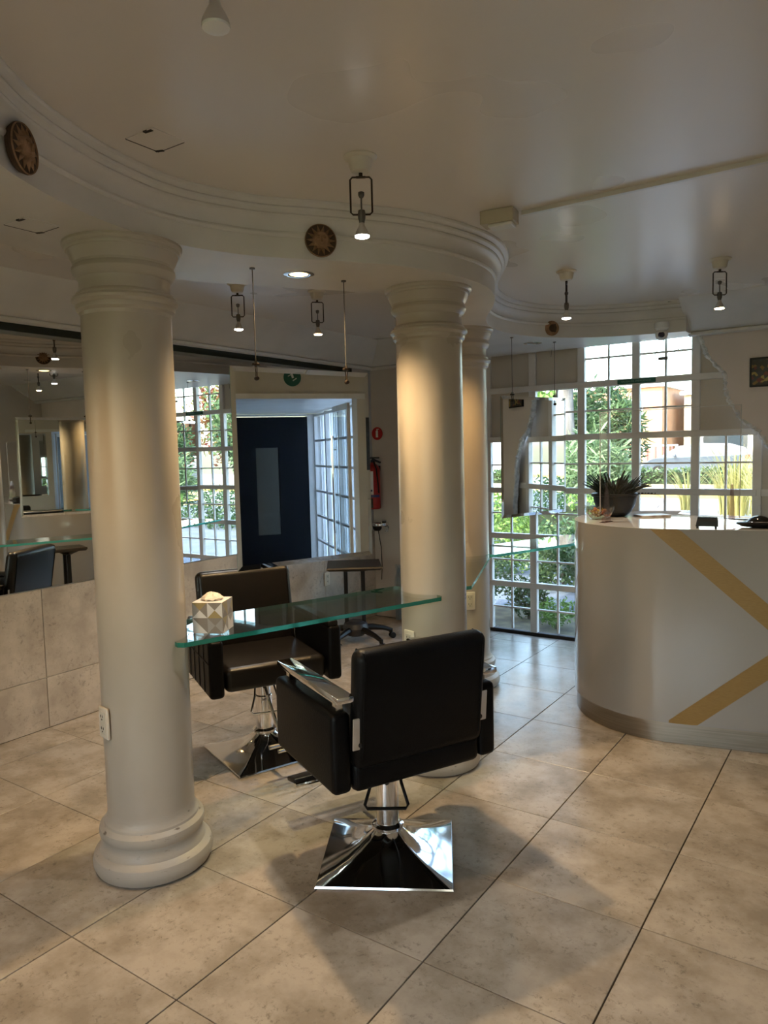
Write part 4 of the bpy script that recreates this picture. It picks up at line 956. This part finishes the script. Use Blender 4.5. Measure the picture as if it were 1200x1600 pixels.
# low dark hedge beyond the road
hg2 = empty('hedge', (-9, 33.9, GZ), 0, 'low dark green hedge in front of the parked silver car', 'hedge')
vs, fs = foliage_mesh(9, .35, .32, 6000, .22, 31, True); f = link('foliage', vs, fs, G1, hg2, kind='stuff'); f.location = (0, 0, .34)
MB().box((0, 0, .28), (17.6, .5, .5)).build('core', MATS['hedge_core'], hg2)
# silver car
car = empty('car', (-7.55, 37.6, GZ), 0, 'silver hatchback with red tail light parked beyond the road', 'car')
car.scale = (1.08, 1, 1.16)
PAINT = pm('silver_paint', (.10, .125, .155), .3, .2); CGL = pm('car_glass', (.02, .03, .04), .15)
body_prof = [(-2.25, .30), (-2.32, .55), (-2.22, .74), (-1.75, .92), (-1.40, .99), (2.08, 1.04), (2.22, .92), (2.27, .55), (2.2, .30)]
q = MB(); k = len(body_prof)
q.add([(x, -.85 + (.12 if abs(x) > 2.1 else 0), z) for x, z in body_prof] + [(x, .85 - (.12 if abs(x) > 2.1 else 0), z) for x, z in body_prof], [tuple(range(k)), tuple(range(2 * k - 1, k - 1, -1))] + [(i, (i + 1) % k, k + (i + 1) % k, k + i)[::-1] for i in range(k)])
q.build('body', PAINT, car)
gp = [(-1.45, .98), (-.62, 1.44), (.15, 1.54), (1.25, 1.51), (1.88, 1.33), (2.10, 1.03)]; k = len(gp)
MB().add([(x, -.80 + (z - 1) * .35, z) for x, z in gp] + [(x, .80 - (z - 1) * .35, z) for x, z in gp], [tuple(range(k)), tuple(range(2 * k - 1, k - 1, -1))] + [(i, (i + 1) % k, k + (i + 1) % k, k + i)[::-1] for i in range(k)]).build('cabin', PAINT, car)
for (xa, xb, ta, tb_) in ((-1.15, -.12, .14, .42), (-.04, .85, .43, .44), (.93, 1.62, .42, .36)):
    v = []
    for x, z in ((xa, 1.05), (xb, 1.05), (xb - .05, 1.05 + tb_ - .02), (xa + .1 if ta < .3 else xa + .03, 1.05 + ta - .02)): v.append((x, -(.80 - (z - 1) * .35) - .012, z))
    link('side_window', v, [(0, 1, 2, 3)], CGL, car)
for x in (-1.45, 1.42):
    wh = MB().lathe([(.20, -.02), (.32, 0), (.33, .05), (.33, .16), (.30, .2)], 24, (x, -.88, .32), 'Y').build('wheel', BPLAS, car, True)
    MB().lathe([(.19, -.0), (.17, -.02), (.05, -.03)], 14, (x, -.90, .32), 'Y').build('hubcap', BRACK, wh, True)
MB().box((2.15, -.70, .98), (.18, .30, .17), bev=.03).build('tail_light', pm('tail_red', (.6, .02, .02), .3), car)
MB().box((-.75, -.93, 1.06), (.14, .14, .10), bev=.03).build('wing_mirror', PAINT, car, True)
# railing with red and white bars behind the car
rl = empty('railing', (-15.2, 43, GZ), 0, 'metal railing with red and white bars behind the silver car', 'railing')
for k in range(26): MB().box((k * .22, 0, .88), (.09, .04, 1.76)).build('bar', pm('rail_red', (.32, .05, .05), .6) if k == 0 else (MATS['rail_red'] if k % 2 == 0 else PAPER), rl)
MB().box((2.75, 0, 1.72), (5.7, .06, .08)).box((2.75, 0, .25), (5.7, .06, .08)).build('rail', PAPER, rl)
# buildings
def house(x, y, w, d, h, mat, label, roof, wins, seed=0, name='building'):
    o = empty(name, (x, y, GZ), 0, label, 'building')
    MB().box((0, d / 2, h / 2), (w, d, h)).build('wall', mat, o)
    MB().box((0, d / 2, h + .12), (w + .5, d + .5, .24)).build('roof', roof, o)
    for (wx, wz, ww, wh_) in wins:
        f = MB().box((wx, -.02, wz), (ww + .2, .08, wh_ + .2)).build('window', FRAME, o); MB().box((wx, -.07, wz), (ww, .03, wh_)).build('pane', CGL, f)
    return o
ORG = noisy(pm('orange_render', (.42, .22, .12), .8), (.38, .19, .10), (.47, .26, .15), 1); CRM = noisy(pm('cream_render', (.62, .50, .36), .8), (.55, .44, .31), (.66, .54, .40), 1); PIN = pm('pale_render', (.55, .60, .66), .8)
house(-17.4, 52, 9.5, 8, 5.7, ORG, 'orange-walled house across the street', PAPER, [(-2.6, 4.2, 1.4, 1.3), (0, 4.2, 1.4, 1.3), (2.6, 4.2, 1.6, 1.3), (1.0, 1.5, 2.2, 1.8)])
house(-7.8, 55, 8.2, 8, 5.2, CRM, 'cream building with garage door across the street', PAPER, [(-2.4, 4.0, 1.5, 1.1), (2.2, 4.0, 1.5, 1.1), (-1.4, 1.3, 2.8, 2.2)])
house(-24.0, 40, 11, 8, 3.6, PIN, 'low pale blue-white house at the far left of the windows', PAPER, [(-3, 1.9, 1.0, 1.2), (1.5, 1.9, 1.0, 1.2)])
house(6, 56, 14, 8, 4.6, CRM, 'long cream building to the right, seen in the mirrors', ORG, [(-4, 2.4, 1.8, 1.4), (0, 2.4, 1.8, 1.4), (4, 2.4, 1.8, 1.4)])
# palm and trees further off; trees that the wall mirror shows
pa = empty('palm_tree', (-17.4, 45.5, GZ), 0, 'small palm rising beside the orange house', 'tree')
MB().tube([(0, 0, 0), (.1, 0, 2.5), (0, 0, 5.4)], [.2, .15, .12], 10).build('trunk', BARK, pa, True)
q = MB(); r = random.Random(5)
for k in range(18):
    a = 2 * PI * k / 18 + r.uniform(-.2, .2); up = r.uniform(.1, .9); d = V((math.cos(a), math.sin(a), 0)); s = V((-d.y, d.x, 0))
    sp_ = [d * (1.5 * u) + V((0, 0, up * 1.1 * u - 1.1 * u * u)) for u in (0, .25, .5, .75, 1)]
    for m_ in range(4):
        for w in (-1, 1):
            for e in range(3): p = sp_[m_].lerp(sp_[m_ + 1], e / 3); q.add([p, p + d * .12 + V((0, 0, -.02)), p + s * w * .32 + d * .18 + V((0, 0, -.15))], [(0, 1, 2)])
o = q.build('fronds', G3, pa, kind='stuff'); o.location = (0, 0, 5.4)
for i_, (x, y, rx, rz_, tr, mt, lb_) in enumerate([
    (4.5, 17, 1.6, 1.9, 1.2, G3, 'dense dark tree across the road, shown in the wall mirror'),
    (8.3, 17.2, 1.6, 1.7, 1.0, G1, 'mid green tree to the right of the dense dark tree'),
    (1.0, 19.8, 1.3, 1.6, .8, G1, 'rounded green tree between road and footway right of the view'),
    (12.4, 20.5, 2.0, 2.2, 1.3, G5, 'tree with red blossom far to the right'),
    (-12.5, 30.5, 1.6, 1.5, 1.2, G2, 'sunlit light green tree beyond the road at left'),
    (-2.0, 50, 2.4, 1.8, 2.0, G1, 'green tree beside the cream building')]):
    bush(x, y, GZ, rx, rx * .8, rz_, 4200, .22 if y < 25 else .34, mt, lb_, 40 + i_, 'tree', 'tree', trunk=tr)
bush(6.0, 12.4, GZ, 4.2, .5, .5, 7000, .11, G3, 'low dark hedge along the footway at the right', 60, 'hedge', 'hedge', box=True)
